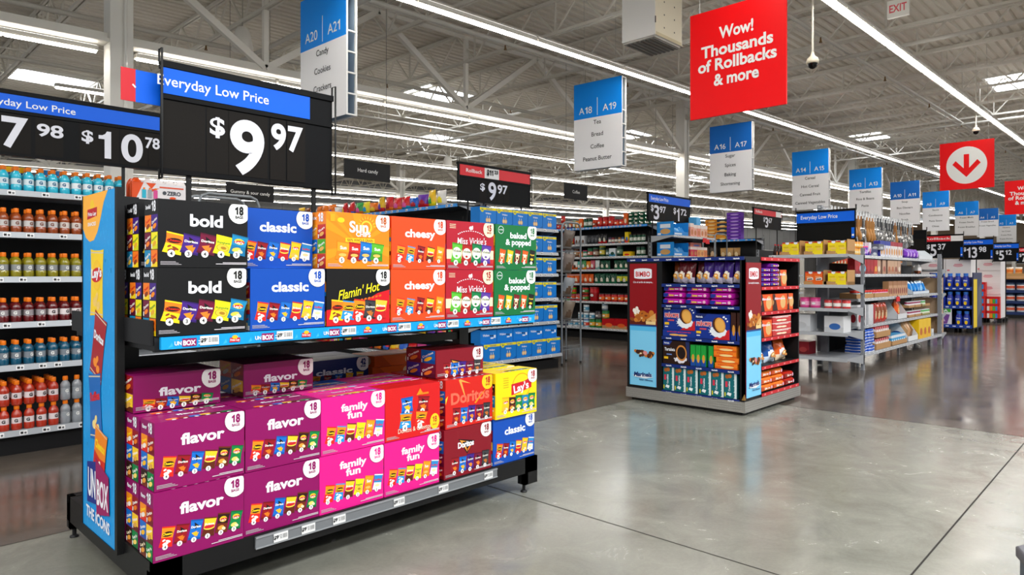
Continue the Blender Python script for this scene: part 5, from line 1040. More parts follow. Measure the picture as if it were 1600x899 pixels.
def principe(w=.41, d=.1, h=.275, c='#16338c'):
    b = MB(); b.box((0,0,0),(w,d,h), mat(c, .3)); a = Art(b, (0,0,0), (1,0,0), (0,0,1), .0001)
    a.poly([(0,h*.78),(w*.22,h*.78),(w*.36,h),(0,h)], '#0f2260'); a.poly([(w*.52,0),(w,0),(w,h*.42),(w*.86,h*.30)], '#c81c28'); 
    for q, (ex, ey, er) in enumerate(((.56,.30,.10),(.64,.22,.11),(.74,.20,.10),(.84,.26,.08),(.50,.40,.06),(.46,.30,.035),(.88,.36,.05),(.53,.18,.03),(.90,.84,.03),(.84,.90,.035),(.94,.74,.025))): a.ell(w*ex, h*ey, w*er, h*er*1.1, '#e9eef4', 12, .4*q)
    for t in (2.7,3.1,3.5,3.9): a.poly([(w*.6,h*.36),(w*.6+w*.22*cos(t),h*.36+h*.3*sin(t)),(w*.64,h*.26)], '#e9eef4')
    a.ell(w*.68, h*.57, w*.155, h*.31, '#4a2414', 22, .3); a.ell(w*.735, h*.58, w*.15, h*.30, '#d8943c', 22, .3); a.ell(w*.735, h*.58, w*.12, h*.24, '#e6ac54', 20, .3)
    a.text('PRÍNCIPE', w*.27, h*.52, h*.155, '#f2e9ea', w=w*.46, bold=.09); a.text('PRÍNCIPE', w*.27, h*.52, h*.15, '#d8202c', w=w*.44, bold=.035); a.text('Marinela', w*.13, h*.84, h*.08, LT, w=w*.2, bold=.03); a.rect(w*.14,h*.36,w*.2,h*.06,'#c8485a'); a.rect(w*.04,h*.2,w*.14,h*.1,'#e8b81c'); a.rect(w*.05,h*.1,w*.1,h*.04,LT); return b
put('principeflat', mesh_of('cookie_box','box',lambda: mk_box(.42,.26,.075,'#16338c','#16338c','#e6ac54','PRINCIPE','#e03038',2)), onF(4.232,.005,.794), 'flat blue cookie box lying under the upright one on the third shelf', 'box', DG, R90)
put('principe', mesh_of('cookie_box','box',principe), onF(4.232,.02,.794+.078), 'blue cookie box with a large sandwich biscuit, standing on a flat one', 'box', DG, R90)
put('principe', None, onF(3.825,.015,.794), 'blue cookie box with a large sandwich biscuit, standing on the third shelf itself', 'box', DG, R90)
put('principe', None, onF(3.80,.20,.794), 'blue cookie box behind the other two on the third shelf', 'box', DG, R90)
for k, (y, t) in enumerate(((3.405,0),(3.335,.0))):
    put('slimpack', mesh_of('cookie_sleeve','packet',lambda: mk_box(.055,.09,.30,'#3a1c14','#16338c','#d8943c')), onF(y,.03,.794), 'slim brown and blue cookie sleeve, %s one right of the blue boxes' % ORD[k], 'packet', DG, R90, (0,0))
def tart(w=.34, d=.1, h=.265):
    b = MB(); b.box((0,0,0),(w,d,h), mat('#2c1a14', .3)); a = Art(b, (0,0,0), (1,0,0), (0,0,1), .0001); a.poly([(0,h*.8),(w*.24,h*.8),(w*.36,h),(0,h)], '#16338c'); a.poly([(w*.85,h),(w,h),(w,h*.1),(w*.93,h*.3)], '#1c2a5c')
    for q, (ex, ey, er) in enumerate(((.56,.22,.09),(.66,.15,.10),(.76,.17,.09),(.86,.24,.06),(.48,.16,.04),(.44,.24,.03))): a.ell(w*ex, h*ey, w*er, h*er, '#e2dfe8', 12, .5*q)
    a.ell(w*.70,h*.50,w*.20,h*.34,'#c8823c',24,.1); a.ell(w*.70,h*.50,w*.155,h*.265,'#1c0f0c',22,.1); a.text('Tartaleta', w*.26, h*.56, h*.13, LT, w=w*.4, bold=.03); a.text('Marinela', w*.14, h*.86, h*.07, LT, w=w*.2, bold=.03); a.rect(w*.04,h*.2,w*.16,h*.1,'#e8b81c'); a.rect(w*.14,h*.38,w*.2,h*.05,'#6a88c8'); return b
put('tart', mesh_of('cookie_box','box',tart), onF(4.232,.01,.479), 'dark brown tart box on the fourth shelf of the cookie display', 'box', DG, R90)
for k, y in enumerate((3.885,3.82,3.755,3.665)):
    put('greenbox', mesh_of('cookie_box','box',lambda: mk_box(.058,.12,.235,'#1f9a3c','#1c4a9c','#d89a3c')), onF(y,.02,.479), 'slim green cookie box on the fourth shelf, %s from the tart box' % ORD[k], 'box', DG, R90)
for k in range(4):
    put('orangebox', mesh_of('cookie_box','box',lambda: mk_box(.26,.12,.062,'#ec7a1c','#d85a14','#f2d28c','Marinela','#c8202c',0)), onF(3.595-.012*(k < 2)-.015*(k == 1),.01,.479+.0625*k), 'flat orange cookie box, %s from the bottom of its pile, fourth shelf' % ORD[k], 'box', DG, R90)
def tealbox(w=.142, d=.12, h=.27):
    b = MB(); b.box((0,0,0),(w,d,h), mat('#12666e', .3)); a = Art(b, (0,0,0), (1,0,0), (0,0,1), .0001); a.poly([(w*.84,0),(w,0),(w,h),(w*.80,h)], '#d4e2e4'); 
    for k in range(8): a.poly([(w*(.74+.05*(k%2)),h*.12*k),(w*.9,h*(.12*k+.02)),(w*.9,h*(.12*k+.1))], '#d4e2e4')
    a.ell(w*.24,h*.86,w*.16,w*.16,'#a85a24',14); a.ell(w*.46,h*.89,w*.16,w*.16,'#b8682c',14); a.rect(w*.10,h*.44,w*.18,h*.22,'#d8304a'); a.text('Canelitas', w*.47, h*.28, h*.07, LT, w=h*.40, bold=.03, rot=pi/2, al='l'); a.poly([(w*.2,h*.14),(w*.5,h*.08),(w*.6,h*.2),(w*.3,h*.24)], '#e9eef0'); a.rect(w*.03,h*.06,w*.09,h*.16,'#d8c81c'); return b
for k in range(6): put('tealbox', mesh_of('cookie_box','box',tealbox), onF(4.232-.149*k-(.0 if k < 3 else .012),.014,.169), 'teal and white cookie box on the bottom shelf, %s from the left' % ORD[k], 'box', DG, R90)
# bay facing -y
def onR(x, dy, z): return (x, CY0+dy, z)
for c in range(2):
    for t in range(5 if c == 1 else 4): put('purplepack', mesh_of('cookie_pack','packet',lambda: cookie_pack(.23,.16,.052,'#7a1c9c','#1c2f8c','#e8c83c')), onR((7.37,7.62)[c], .01, 1.371+.053*t), 'purple cookie pack, %s up in the %s pile, red edged top shelf' % (ORD[t], ('left','right')[c]), 'packet', DG)
OB = lambda w, h: mk_box(w,.12,h,'#e8581c','#3a1c14','#e0b070','Bimbo','#e9e2f2',3)
put('obox', mesh_of('cookie_box','box',lambda: OB(.22,.19)), onR(7.89,.03,1.371), 'orange and brown cookie box right of the purple packs', 'box', DG)
for k, (x, w) in enumerate(((7.38,.30),(7.70,.40),(8.12,.16))): put(('obox',w), mesh_of('cookie_box','box',lambda w=w: OB(w,.19)), onR(x,.02,1.091), 'orange and brown cookie box, %s from the left on the second red edged shelf' % ORD[k], 'box', DG)
put(('obox',.30), None, onR(7.37,.02,.801), 'orange and brown cookie box beside the red and white packs', 'box', DG)
for t in range(3): put('redpack', mesh_of('cookie_pack','packet',lambda: mk_box(.52,.14,.075,'#c83838','#e8d8d0','#f2e2c2','Galletas','#f2f2ee',2)), onR(7.70,.02,.801+.076*t), 'long red and white cookie pack, %s of its pile on the third red edged shelf' % ('lowest','middle','topmost')[t], 'packet', DG)
for k, (x, c, c2) in enumerate(((7.50,'#1f4f96','#c8d8e8'),(7.82,'#1f4f96','#c8d8e8'),(8.14,'#d85a1c','#e8d0b0'))): put(('rbag',c), mesh_of('cookie_bag','bag',lambda c=c,c2=c2: mk_pouch(.28,.245,.12,c,c2,'#e9eef4',c,'#c8843c')), onR(x,.12,.487), '%s cookie bag leaning on the fourth red edged shelf, %s from the left' % (('blue and white','blue and white','orange')[k], ORD[k]), 'bag', DG, 0, (-.15,0))
for c in range(3):
    for t in range(3 if c < 2 else 2): put('opack' if c < 2 else 'rpack', mesh_of('cookie_pack','packet',(lambda: cookie_pack(.31,.2,.075,'#e87a2c','#c84a1c','#f2e8d8')) if c < 2 else (lambda: cookie_pack(.27,.2,.08,'#b8281c','#8c1a14','#f2e8d8'))), onR((7.37,7.69,8.03)[c], .01+.01*t, .191+.077*t), '%s cookie pack, %s up in the %s pile on the lowest red edged shelf' % (('orange','orange','brick red')[c], ORD[t], ORD[c]), 'packet', DG)

# ---------------------------------------------------------------- grey gondola in the main aisle
gm = mat('#a4a7ab', .35, .2)
G = Unit('long grey gondola of baking goods and cookies standing along the main aisle', (11.68, 3.48, 0), 0, 5.25, .62, 1.95, [(1.825,.46),(1.515,.46),(1.115,.5),(.675,.5),(.24,.58)], met=gm, back=None, kick=False, tags=.2, ends=False, front_post=True)
b = MB(); b.box((.0,.585,.2),(5.25,.60,1.70), mat('#38393c', .5)); b.build('back_panel', G.o)
GE = Unit('grey end shelving of yellow cake cases at the near end of the long gondola', (10.80, 4.65, 0), -pi/2, 1.20, .86, 1.93, [(1.815,.80),(1.35,.80),(.99,.80),(.62,.80),(.24,.82)], met=gm, back=None, kick=False, tags=1.2)
b = MB(); b.box((.55,.76,.1),(.66,.83,1.9), STEEL); b.build('post', GE.o)
for i, x in ((0,.19),(0,.55),(0,.89),(1,.89)):
    k = {.19:0,.55:1,.89:2}[x]
    def ycase(c='#f0d81c', c2='#c8281c'):
        b = MB(); w, d, h = .30, .34, .205; kb = mat('#b98c58', .7); b.box((.02,.004,.004),(w-.02,d-.01,h-.004), mat(c, .4)); b.box((0,0,0),(w,d,.05), kb); b.box((w-.006,0,0),(w,d,h+.02), kb); b.box((0,d-.006,0),(w,d,h*.9), kb); b.box((0,.06,0),(.006,d,h*.8), kb)
        a = Art(b, (0,.003,0), (1,0,0), (0,0,1), .0008)
        for s in (.02, w/2+.004): a.rect(s, .0, w/2-.024, h-.004, mat(c, .4)); a.rect(s, h*.88, w/2-.024, h*.1, mat(c2, .4)); a.poly([(s+.05,h-.004),(s+.11,h-.004),(s+.105,h*.84),(s+.08,h*.80),(s+.055,h*.84)], LT); a.rect(s+.02, h*.55, w/2-.07, h*.10, mat('#d8b81c' if c == '#f0d81c' else '#e8a06c')); a.ell(s+.08, h*.42, .045, .02, mat('#e8c25a' if c == '#f0d81c' else '#f2ece0'), 12)
        if c != '#f0d81c':
            for s in (.02, w/2+.004): a.poly([(s+.03,h*.32),(s+.12,h*.36),(s+.12,h*.55),(s+.03,h*.5)], '#f2ece0'); a.poly([(s+.04,h*.36),(s+.11,h*.39),(s+.11,h*.47),(s+.04,h*.44)], '#4a2414')
        a = Art(b, (0,0,0), (1,0,0), (0,0,1), .0008); a.poly([(0,0),(w,0),(w,h*.27),(w*.8,h*.27),(w*.68,h*.15),(w*.32,h*.15),(w*.2,h*.27),(0,h*.27)], kb); a.rect(w*.44,h*.1,w*.12,h*.22,mat(c,.4))
        return b
    put('ycase', mesh_of('cake_case','box',ycase), GE.W(x, GE.front(i)+.015, GE.sh[i][0]+.001), 'yellow cake mix display case, %s' % ('first from the left on the top end shelf','middle one on the top end shelf','beside the corner post on the top end shelf','on the second end shelf')[k if i == 0 else 3], 'box', 'yellow cake cases', -pi/2)
put('ocase', mesh_of('cake_case','box',lambda: ycase('#e8641c')), GE.W(.55, GE.front(1)+.015, 1.351), 'orange cake mix display case beside a yellow one on the second end shelf', 'box', None, -pi/2)
WE = 'the near end shelving'
TR = lambda w, d, h, hf, n, c='#b48a5c': (('tray',w,d,h,hf,c), ('carton_tray','tray',False,0,0,lambda: mk_tray(w,d,h,hf,c)), w+.006, n)
stock(GE, 2, 'third', WE, [BOX(.2,.3,.12,'#b48a5c','#a87c4c','#c89a6c','cardboard case'),up(CAN(.075,.16,'#d8408c','#c82a6a','#e8a0c0','pink frosting tub'),.0),CAN(.075,.16,'#d8408c','#c82a6a','#e8a0c0','pink frosting tub'),GAP(.05)]+[CAN(.06,.13,'#c83a3a','#8c1a1c','#e9e2d8','red frosting tub') for _ in range(3)], .22, .1)
stock(GE, 3, 'fourth', WE, [BOX(.34,.3,.26,'#d4d6d8','#c8cacc','#c0c2c4','white case on the end shelves',side='#d4d6d8')], .28, .08)
put('wcase', mesh_of('white_case','box',lambda: mk_box(.28,.34,.25,'#d9dadb','#c8cacc','#3a6ab0',None)), GE.W(.82, GE.front(3)+.12, .621), 'large white case with a blue oval by the corner post', 'box', None, -pi/2)
stock(GE, 4, 'bottom', WE, [BOX(.2,.3,.2,'#c82a5a','#b48a5c','#e8a0c0','pink grocery case'),BOX(.2,.3,.2,'#8c1a24','#6a141c','#a83a3a','dark red grocery case')], .14, .25)
WG = 'the long grey gondola'
B = BOX
stock(G, 0, 'top', WG, [q for _ in range(4) for q in (up(CAN(.05,.10,'#e8961c','#b8641c','#f2d28c','amber jar',n=10),.101),CAN(.05,.10,'#e8a83c','#b8641c','#f2d28c','golden jar',n=10))]+[up(CAN(.05,.10,'#8c5ac8','#d8408c','#c8a0e8','lilac tub'),.0),CAN(.05,.14,'#5a3aa8','#e8408c','#c8a0e8','violet tub'),B(.11,.1,.2,'#e9e6ee','#3a2a8c','#d85a8c','white and violet box'),up(B(.3,.12,.10,'#2c2f6a','#8c8e9c','#c8ccd0','navy baking box'),.0),up(B(.28,.12,.09,'#6a6c78','#8c8e9c','#c8ccd0','grey baking box'),.102,-.02),GAP(.15)]+
   [B(.13,.1,.25,'#e4e4ee','#2a3a9c','#d8964c','white and blue cracker box',style=1,side='#3a3aa0') for _ in range(4)]+[B(.13,.1,.25,'#e9e4e2','#a81a2a','#d8964c','white and red cracker box',style=1,side='#a81a2a') for _ in range(5)]+[GAP(.35)]+[POUCH(.2,.17,.12,'#7a3ab8','#5a2a9c','#c8a0e8','#7a3ab8','purple snack bag') for _ in range(4)], .02, fit=5.0)
put('wtray', mesh_of('carton_tray','tray',lambda: mk_tray(1.1,.3,.2,.08,'#d9dee2')), G.W(4.02, G.front(0)+.03, 1.826), 'white open tray holding the purple snack bags on the top shelf', 'tray')
stock(G, 1, 'second', WG, [B(.17,.1,.225,'#a8141c','#8c0e14','#b8242c','dark red cookie box'),B(.17,.1,.225,'#b81a20','#8c0e14','#c8d0e8','red cookie box with pale picture'),B(.17,.1,.225,'#b81a20','#8c0e14','#58b8d8','red cookie box with blue picture'),B(.17,.1,.225,'#a8141c','#8c0e14','#b8242c','dark red cookie box'),B(.17,.1,.225,'#a8141c','#8c0e14','#b8242c','dark red cookie box'),B(.17,.1,.225,'#b81a20','#c8501c','#e8a83c','red and orange cookie box'),B(.18,.1,.225,'#c8a084','#a87a5c','#e9d8c8','tan cookie box',side='#8c7468'),GAP(.08),B(.18,.1,.225,'#c8a084','#b88a6c','#a8483c','tan cookie box with red picture',side='#8c7468'),GAP(.08),B(.18,.1,.225,'#d0a888','#b88a6c','#b8643c','light tan cookie box',side='#8c7468'),B(.18,.1,.225,'#d0a888','#b88a6c','#b8643c','light tan cookie box',side='#8c7468'),B(.18,.1,.225,'#d0a888','#b88a6c','#8c3a2c','tan cookie box with brown picture',side='#8c7468'),B(.18,.1,.225,'#c8a084','#a87a5c','#e9d8c8','tan cookie box',side='#8c7468'),GAP(.3)], .05, fit=4.6)
put('whitebag', mesh_of('flour_sack','bag',lambda: mk_pouch(.35,.24,.16,'#e6e4e2','#8c4a2c','#e6e4e2','#e6e4e2')), G.W(4.6, G.front(1)+.2, 1.517), 'white and brown slumped sack on the second shelf of the long gondola', 'bag', None, .3)
stock(G, 2, 'third', WG, [q for _ in range(7) for q in (CAN(.055,.13,'#38b0b8','#c8281c','#e9e2d8','teal frosting tub with red lid',lidh=.3),)]+[GAP(.06)]+[CAN(.055,.13,'#d85aa0','#c8281c','#f2d8e4','pink frosting tub with red lid',lidh=.3) for _ in range(7)]+[B(.13,.1,.27,'#c89a74','#a8744c','#8c3a2c','tan cracker box',style=1,side='#a8845c') for _ in range(9)], .05, .04)
for k, (x, w) in enumerate(((.04,.88),(.96,.88))): put(('tray',w), mesh_of('carton_tray','tray',lambda w=w: mk_tray(w,.26,.09,.075)), G.W(x, G.front(2)+.03, 1.1155), 'brown cardboard tray under the %s frosting tubs' % ('teal','pink')[k], 'tray')
put(('tray','b'), mesh_of('carton_tray','tray',lambda: mk_tray(1.25,.3,.16,.06,'#d4dce4')), G.W(3.4, G.front(2)+.03, 1.116), 'white tray of blue snack bags on the third shelf', 'tray')
rr = random.Random(5)
for k in range(9): put('bluesn', mesh_of('snack_bag','bag',lambda: mk_pouch(.17,.26,.12,'#1f86d8','#1463b0','#8cc8f0','#d8ecf8')), G.W(3.52+.125*k, G.front(2)+.12+.05*(k % 2), 1.125), 'blue snack bag in the white tray on the third shelf, %s from the left' % ORD[k], 'bag', 'blue snack bags in the tray', rr.uniform(-.4,.4), (-.15,0))
o = thing('shelf_flag', 'small red shelf flag under the third shelf of the long gondola', 'sign', G.W(2.02, G.front(2)-.02, 1.02)); b = MB(); b.box((0,-.02,0),(.2,-.012,.09), mat('#d8141c')); b.bar((.1,-.016,.09),(.1,.0,.1),.01,.01,INK); b.build('flag', o)
stock(G, 3, 'fourth', WG, [B(.22,.14,.34,'#e2e2e4','#d0d0d4','#a81c2c','white case of red packets'),B(.22,.14,.34,'#e2e2e4','#d0d0d4','#b8283c','white case of crimson packets'),GAP(.12),B(.26,.3,.33,'#d4d5d8','#c8c9cc','#d4d5d8','empty white case',side='#c9cacd'),B(.1,.2,.32,'#a81c24','#8c141c','#a81c24','narrow red case')]+[POUCH(.2,.34,.12,'#8c4a2c','#c83a2c','#d8b48c','#b83a1c','brown nut bag') for _ in range(4)]+[GAP(.12)], .03)
put('bigwcase', mesh_of('white_case','box',lambda: mk_tray(.62,.34,.36,.10,'#d4d6d9')), G.W(2.35, G.front(3)+.03, .676), 'big white open case leaning round an orange chip bag', 'box')
put('orangechip', mesh_of('snack_bag','bag',lambda: mk_pouch(.3,.34,.14,'#e8601c','#c8281c','#e8b46c','#d8481c')), G.W(2.72, G.front(3)+.16, .70), 'orange and red chip bag poking out of the big white case', 'bag', None, .1, (-.05,.08))
for c in range(2):
    for t in range(2):
        put('tray2', mesh_of('carton_tray','tray',lambda: mk_tray(.44,.26,.06,.05)), G.W(3.1+.47*c, G.front(3)+.03, .676+.185*t), 'small cardboard tray of plum cans, %s %s tray' % (('lower','upper')[t], ('left','right')[c]), 'tray')
        for q in range(4): put('plumcan', mesh_of('can','can',lambda: mk_can(.05,.115,'#8c1a4a','#c8ccd0','#e9e2e8')), G.W(3.158+.107*c*4.4+.107*q, G.front(3)+.08, .684+.185*t), 'plum and white can, %s in the %s %s tray' % (ORD[q], ('lower','upper')[t], ('left','right')[c]), 'can', 'plum cans on the fourth shelf')
for t in range(2):
    put('tray3', mesh_of('carton_tray','tray',lambda: mk_tray(.62,.26,.06,.05)), G.W(4.1, G.front(3)+.03, .676+.185*t), 'small cardboard tray of green cans, %s one' % ('lower','upper')[t], 'tray')
    for q in range(5 if t == 0 else 2): put('greencan', mesh_of('can','can',lambda: mk_can(.056,.115,'#3a9a3c','#c8ccd0','#d8e8d0')), G.W(4.17+.118*q, G.front(3)+.08, .684+.185*t), 'green can, %s in the %s green tray' % (ORD[q], ('lower','upper')[t]), 'can', 'green cans on the fourth shelf')
for c in range(2):
    for t in range(8): put('bluebag', mesh_of('sugar_bag','bag',lambda: mk_box(.30,.24,.045,'#1c5ac8','#e9e9ee','#1447a8')), G.W(.06+.33*c+rr.uniform(-.02,.02), G.front(4)+.03+rr.uniform(0,.03), .241+.0455*t), 'flat blue and white bag, %s up in the %s pile on the bottom shelf' % (ORD[t], ('left','right')[c]), 'bag', 'piled blue bags')
for t in range(2):
    put('rtray', mesh_of('carton_tray','tray',lambda: mk_tray(.82,.3,.13,.10)), G.W(.78, G.front(4)+.03, .241+.20*t), 'cardboard tray of red and white packets, %s of two' % ('lower','upper')[t], 'tray')
    for q in range(6): put('rwpacket', mesh_of('packet_box','box',lambda: mk_box(.118,.2,.17,'#b8242c','#e9e2de','#e9e2de',None,style=3)), G.W(.81+.127*q, G.front(4)+.05, .249+.20*t), 'red and white packet, %s in the %s tray' % (ORD[q], ('lower','upper')[t]), 'box', 'red and white packets')
put('btray', mesh_of('carton_tray','tray',lambda: mk_tray(.95,.3,.12,.08)), G.W(1.70, G.front(4)+.03, .241), 'cardboard tray of sky blue packets on the bottom shelf', 'tray')
for q in range(7): put('bpacket', mesh_of('packet_box','box',lambda: mk_box(.12,.2,.17,'#38a0d8','#e9e9ee','#d8ecf8',None,style=1)), G.W(1.73+.128*q, G.front(4)+.05, .249), 'sky blue packet in the bottom tray, %s from the left' % ORD[q], 'box', 'sky blue packets')
def cookiecase():
    b = mk_tray(.7,.36,.37,.10,'#dcdee0'); a = Art(b, (0,.36,0), (0,-1,0), (0,0,1), .0008); a.ell(.16,.14,.09,.06,'#1c4f9c',16); a.text('Great', .16, .14, .03, LT, bold=.03); a.rect(.05,.02,.22,.05,'#5a8ab8')
    for k in range(3): b.mesh([(.12+.18*k,.12,.01),(.28+.18*k,.10,.01),(.29+.18*k,.14,.36),(.11+.18*k,.16,.38),(.2+.18*k,.05,.2)],[(0,1,4),(1,2,4),(2,3,4),(3,0,4)], mat(('#a8845c','#c89a6c','#8c6a48')[k], .3))
    return b
put('cookiecase', mesh_of('cookie_case','box',cookiecase), G.W(2.72, G.front(4)+.03, .241), 'white open case of cookie bags with a blue oval on the bottom shelf', 'box')
for q in range(3): put('yellowcase', mesh_of('yellow_carton','box',lambda: mk_box(.30,.3,.375,'#f0c41c','#e8b414','#c8641c',None,style=0)), G.W(3.55+.31*q, G.front(4)+.04, .241), 'large bright yellow carton on the bottom shelf, %s from the left' % ORD[q], 'box', 'yellow cartons')
put('smallwhite', mesh_of('packet_box','box',lambda: mk_box(.16,.2,.14,'#d8dcdf','#c8ccd0','#b8bcc0')), G.W(4.55, G.front(4)+.04, .241), 'small white box at the far end of the bottom shelf', 'box')
# the narrow end shelves at the far end of the gondola
GF = Unit('narrow end shelving at the far end of the long grey gondola', (17.48, 3.52, 0), pi/2, 1.15, .5, 1.92, [(1.62,.42),(1.1,.42),(.66,.42),(.24,.45)], met=gm, back=None, kick=False, tags=1.5)
for i, c in ((1,'#c8a884'),(2,'#d0b090'),(3,'#bf9c78')):
    put(('endbox',c), mesh_of('packet_box','box',lambda c=c: mk_box(.5,.3,.34,c,'#b89068','#e0c8a8',side=c)), GF.W(.05, GF.front(i)+.02, GF.sh[i][0]+.001), 'tan carton on the far end shelving, %s from the top' % ORD[i-1], 'box', None, pi/2)
price_board('black price board with a blue everyday low price strip above the yellow cases', (11.33, 4.40, 2.05), -pi/2, .90, .49, (.295, .0, .89, PBLUE), [], [], [('Everyday Low Price', .07, .355, .06, .57)], None, post=[(.2,-.15),(.7,-.15)])
price_board('blank black price board at the far end of the utensil rail', (17.56, 4.85, 2.0), -pi/2, .92, .52, (.36, .0, .9, BOARD), [(.03,.9)], [], [], None, post=[(.2,-2.0),(.7,-2.0)])
# utensil rail
ur = thing('utensil_rail', 'steel rail with pegs for kitchen utensils above the long gondola', 'rail', (12.2, 4.16, 0))
for x in (-.45, 1.2, 2.9, 4.6):
    b = MB(); b.box((x-.04,-.02,.02),(x+.04,.05,2.66), STEEL); b.build('post', ur)
for z in (2.56, 2.62):
    b = MB(); b.bar((-.55,0,z),(4.72,0,z),.02,.025,mat('#c9ccd0', .3, .4)); b.build('crossbar', ur)
steelu = mat('#a9a7a3', .25, .8); wood = mat('#b07a3c', .5); wood2 = mat('#8a5a2c', .5); clear = mat('#d8dadb', .25)
def utensil(kind):
    o = bpy.data.objects.new('kitchen_utensil', None); o.empty_display_size = .03; C.objects.link(o); o['category'] = 'utensil'
    b = MB(); b.box((-.04,-.003,-.12),(.04,0,.01), clear); b.lathe([(.006,0),(.006,.03)], INK, 6, (0,0,-.02)); b.bar((0,0,-.01),(0,.1722,-.015),.006,.006,steelu); b.build('hang_card', o)
    b = MB()
    if kind == 0: b.tube([(0,-.01,-.08),(0,-.012,-.2),(0,-.01,-.27)], .014, wood2, 8)
    elif kind == 1: b.tube([(0,-.01,-.08),(0,-.012,-.3)], .012, wood, 8)
    elif kind == 2: b.tube([(0,-.01,-.06),(0,-.012,-.25)], .011, steelu, 8)
    else: b.tube([(0,-.01,-.06),(0,-.012,-.22)], .014, mat('#3a3a3c', .4), 8)
    b.build('handle', o)
    b = MB()
    if kind == 0: b.tube([(0,-.01,-.27),(0,-.012,-.34)], .006, steelu, 6); b.mesh([(-.02,-.012,-.34),(.02,-.012,-.34),(.042,-.02,-.50),(-.042,-.02,-.50),(-.02,-.006,-.34),(.02,-.006,-.34),(.042,-.014,-.50),(-.042,-.014,-.50)],[(0,1,2,3),(4,7,6,5),(0,3,7,4),(1,5,6,2),(3,2,6,7)], steelu)
    elif kind == 1: b.lathe([(.01,-.46),(.03,-.44),(.036,-.38),(.024,-.31),(.01,-.28)], wood, 10, (0,-.012,0))
    elif kind == 2:
        for k in range(6):
            t = pi*k/6; pts = [(0,-.012,-.25)]+[(.034*sin(pi*q/8)**.8*cos(t)*1, -.012+.034*sin(pi*q/8)**.8*sin(t), -.25-.24*q/8) for q in range(1, 8)]+[(0,-.012,-.49)]+[(-.034*sin(pi*q/8)**.8*cos(t), -.012-.034*sin(pi*q/8)**.8*sin(t), -.25-.24*q/8) for q in range(7, 0, -1)]
            b.tube(pts, .003, steelu, 4)
    else: b.tube([(0,-.01,-.22),(0,-.012,-.32)], .007, steelu, 6); b.lathe([(.008,-.44),(.024,-.43),(.036,-.40),(.036,-.37),(.02,-.33)], steelu, 10, (0,-.012,0))
    b.build('head', o); return o
UN = ['wood handled steel turner','wooden spoon','steel balloon whisk','black handled steel ladle']
cnt = [0]*4
seq = [0]*12+[2,0,1,0,1,1,0,3,2,0,1,1,1,1,1,1,2,2,3,2,3,3,2,2,3,3,2,3,2,3,3,0,0,1,3,2,3,0,3,3,2,3,2,0,3,2,2,3,0]
for k, t in enumerate(seq):
    n = cnt[t]; cnt[t] += 1
    put(('utensil',t), lambda t=t: utensil(t), (11.70+.081*k, 3.975, 2.575+(.06 if k % 2 == 0 else 0)), '%s hanging on the utensil rail, %s of its kind from the left' % (UN[t], ORD[n]), 'utensil', 'utensils on the rail')
# ---------------------------------------------------------------- pallets further down the aisle
def pallet(x, y, w, d, label):
    o = thing('pallet', label, 'pallet', (x, y, 0)); pm = mat('#141416', .5)
    b = MB()
    for k in range(5): b.box((0,k*(d-.16)/4,.11),(w,k*(d-.16)/4+.16,.14), pm)
    b.build('deck_board', o)
    for px in (0, w/2-.06, w-.12):
        for py in (0, d/2-.06, d-.12): b = MB(); b.box((px,py,0),(px+.12,py+.12,.11), pm); b.build('block', o)
    return o
pallet(20.85, 3.60, 1.1, 1.0, 'black pallet under the blue detergent display')
d1 = thing('detergent_display', 'blue tiered cardboard detergent display with a dark side wall on a pallet', 'display stand', (20.85, 3.60, .142))
b = MB(); b.box((.0,.0,0),(1.1,.03,1.42), mat('#3a3f5c', .5)); a = Art(b, (0,0,0), (1,0,0), (0,0,1), .001); a.rect(0,0,.45,1.25,mat('#e8c81c',.5)); a.poly([(.5,.2),(1.05,.5),(1.0,1.2),(.6,1.0)],mat('#5c5f6c',.5)); b.build('side_wall', d1)
b = MB(); b.box((.05,.97,0),(1.1,1.0,1.42), mat('#2a2f6c', .5)); b.box((1.05,.03,0),(1.08,.97,1.3), mat('#23285c', .5)); b.build('back_wall', d1)
DB = mat('#1c3f9c', .4)
for z in (.0,.50,.98):
    b = MB(); b.box((-.02,.03,z),(1.05,.97,z+.02), DB); b.box((-.03,.03,z-.02),(-.02,.97,z+.07), DB); a = Art(b, (-.03,.97,z-.02), (0,-1,0), (0,0,1), .001)
    for k in range(6): a.rect(.05+.155*k,.03,.07,.03,mat('#d8dcf0'))
    b.build('tier', d1)
def deterg(h=.40):
    b = MB(); n = 14
    b.lathe([(.075,0),(.085,.03),(.085,h*.55),(.06,h*.75),(.055,h*.82)], mat('#23349c', .25), n); b.lathe([(.05,h*.82),(.055,h)], mat('#3a78d8', .3), n)
    a = Art(b, (.0-.087,.06,h*.15), (0,-1,0), (0,0,1), .001); a.ell(.06,h*.26,.05,.075,mat('#3a5ac8',.3),14); a.ell(.06,h*.12,.035,.05,mat('#f0c81c',.3),12); a.text('Wash', .06, h*.34, .032, LT, w=.09, bold=.04); return b
for t, (z, n) in enumerate(((.522,5),(1.002,5))):
    for k in range(n): put('deterg', mesh_of('detergent_bottle','bottle',deterg), (20.93, 4.48-.175*k, .142+z), 'blue detergent bottle on the %s tier, %s from the left' % (('middle','upper')[t], ORD[k]), 'bottle', 'detergent bottles')
for k in range(2): put('deterg', None, (20.93, 3.93-.17*k, .164), 'blue detergent bottle on the lowest tier, %s from the poster' % ORD[k], 'bottle', 'detergent bottles')
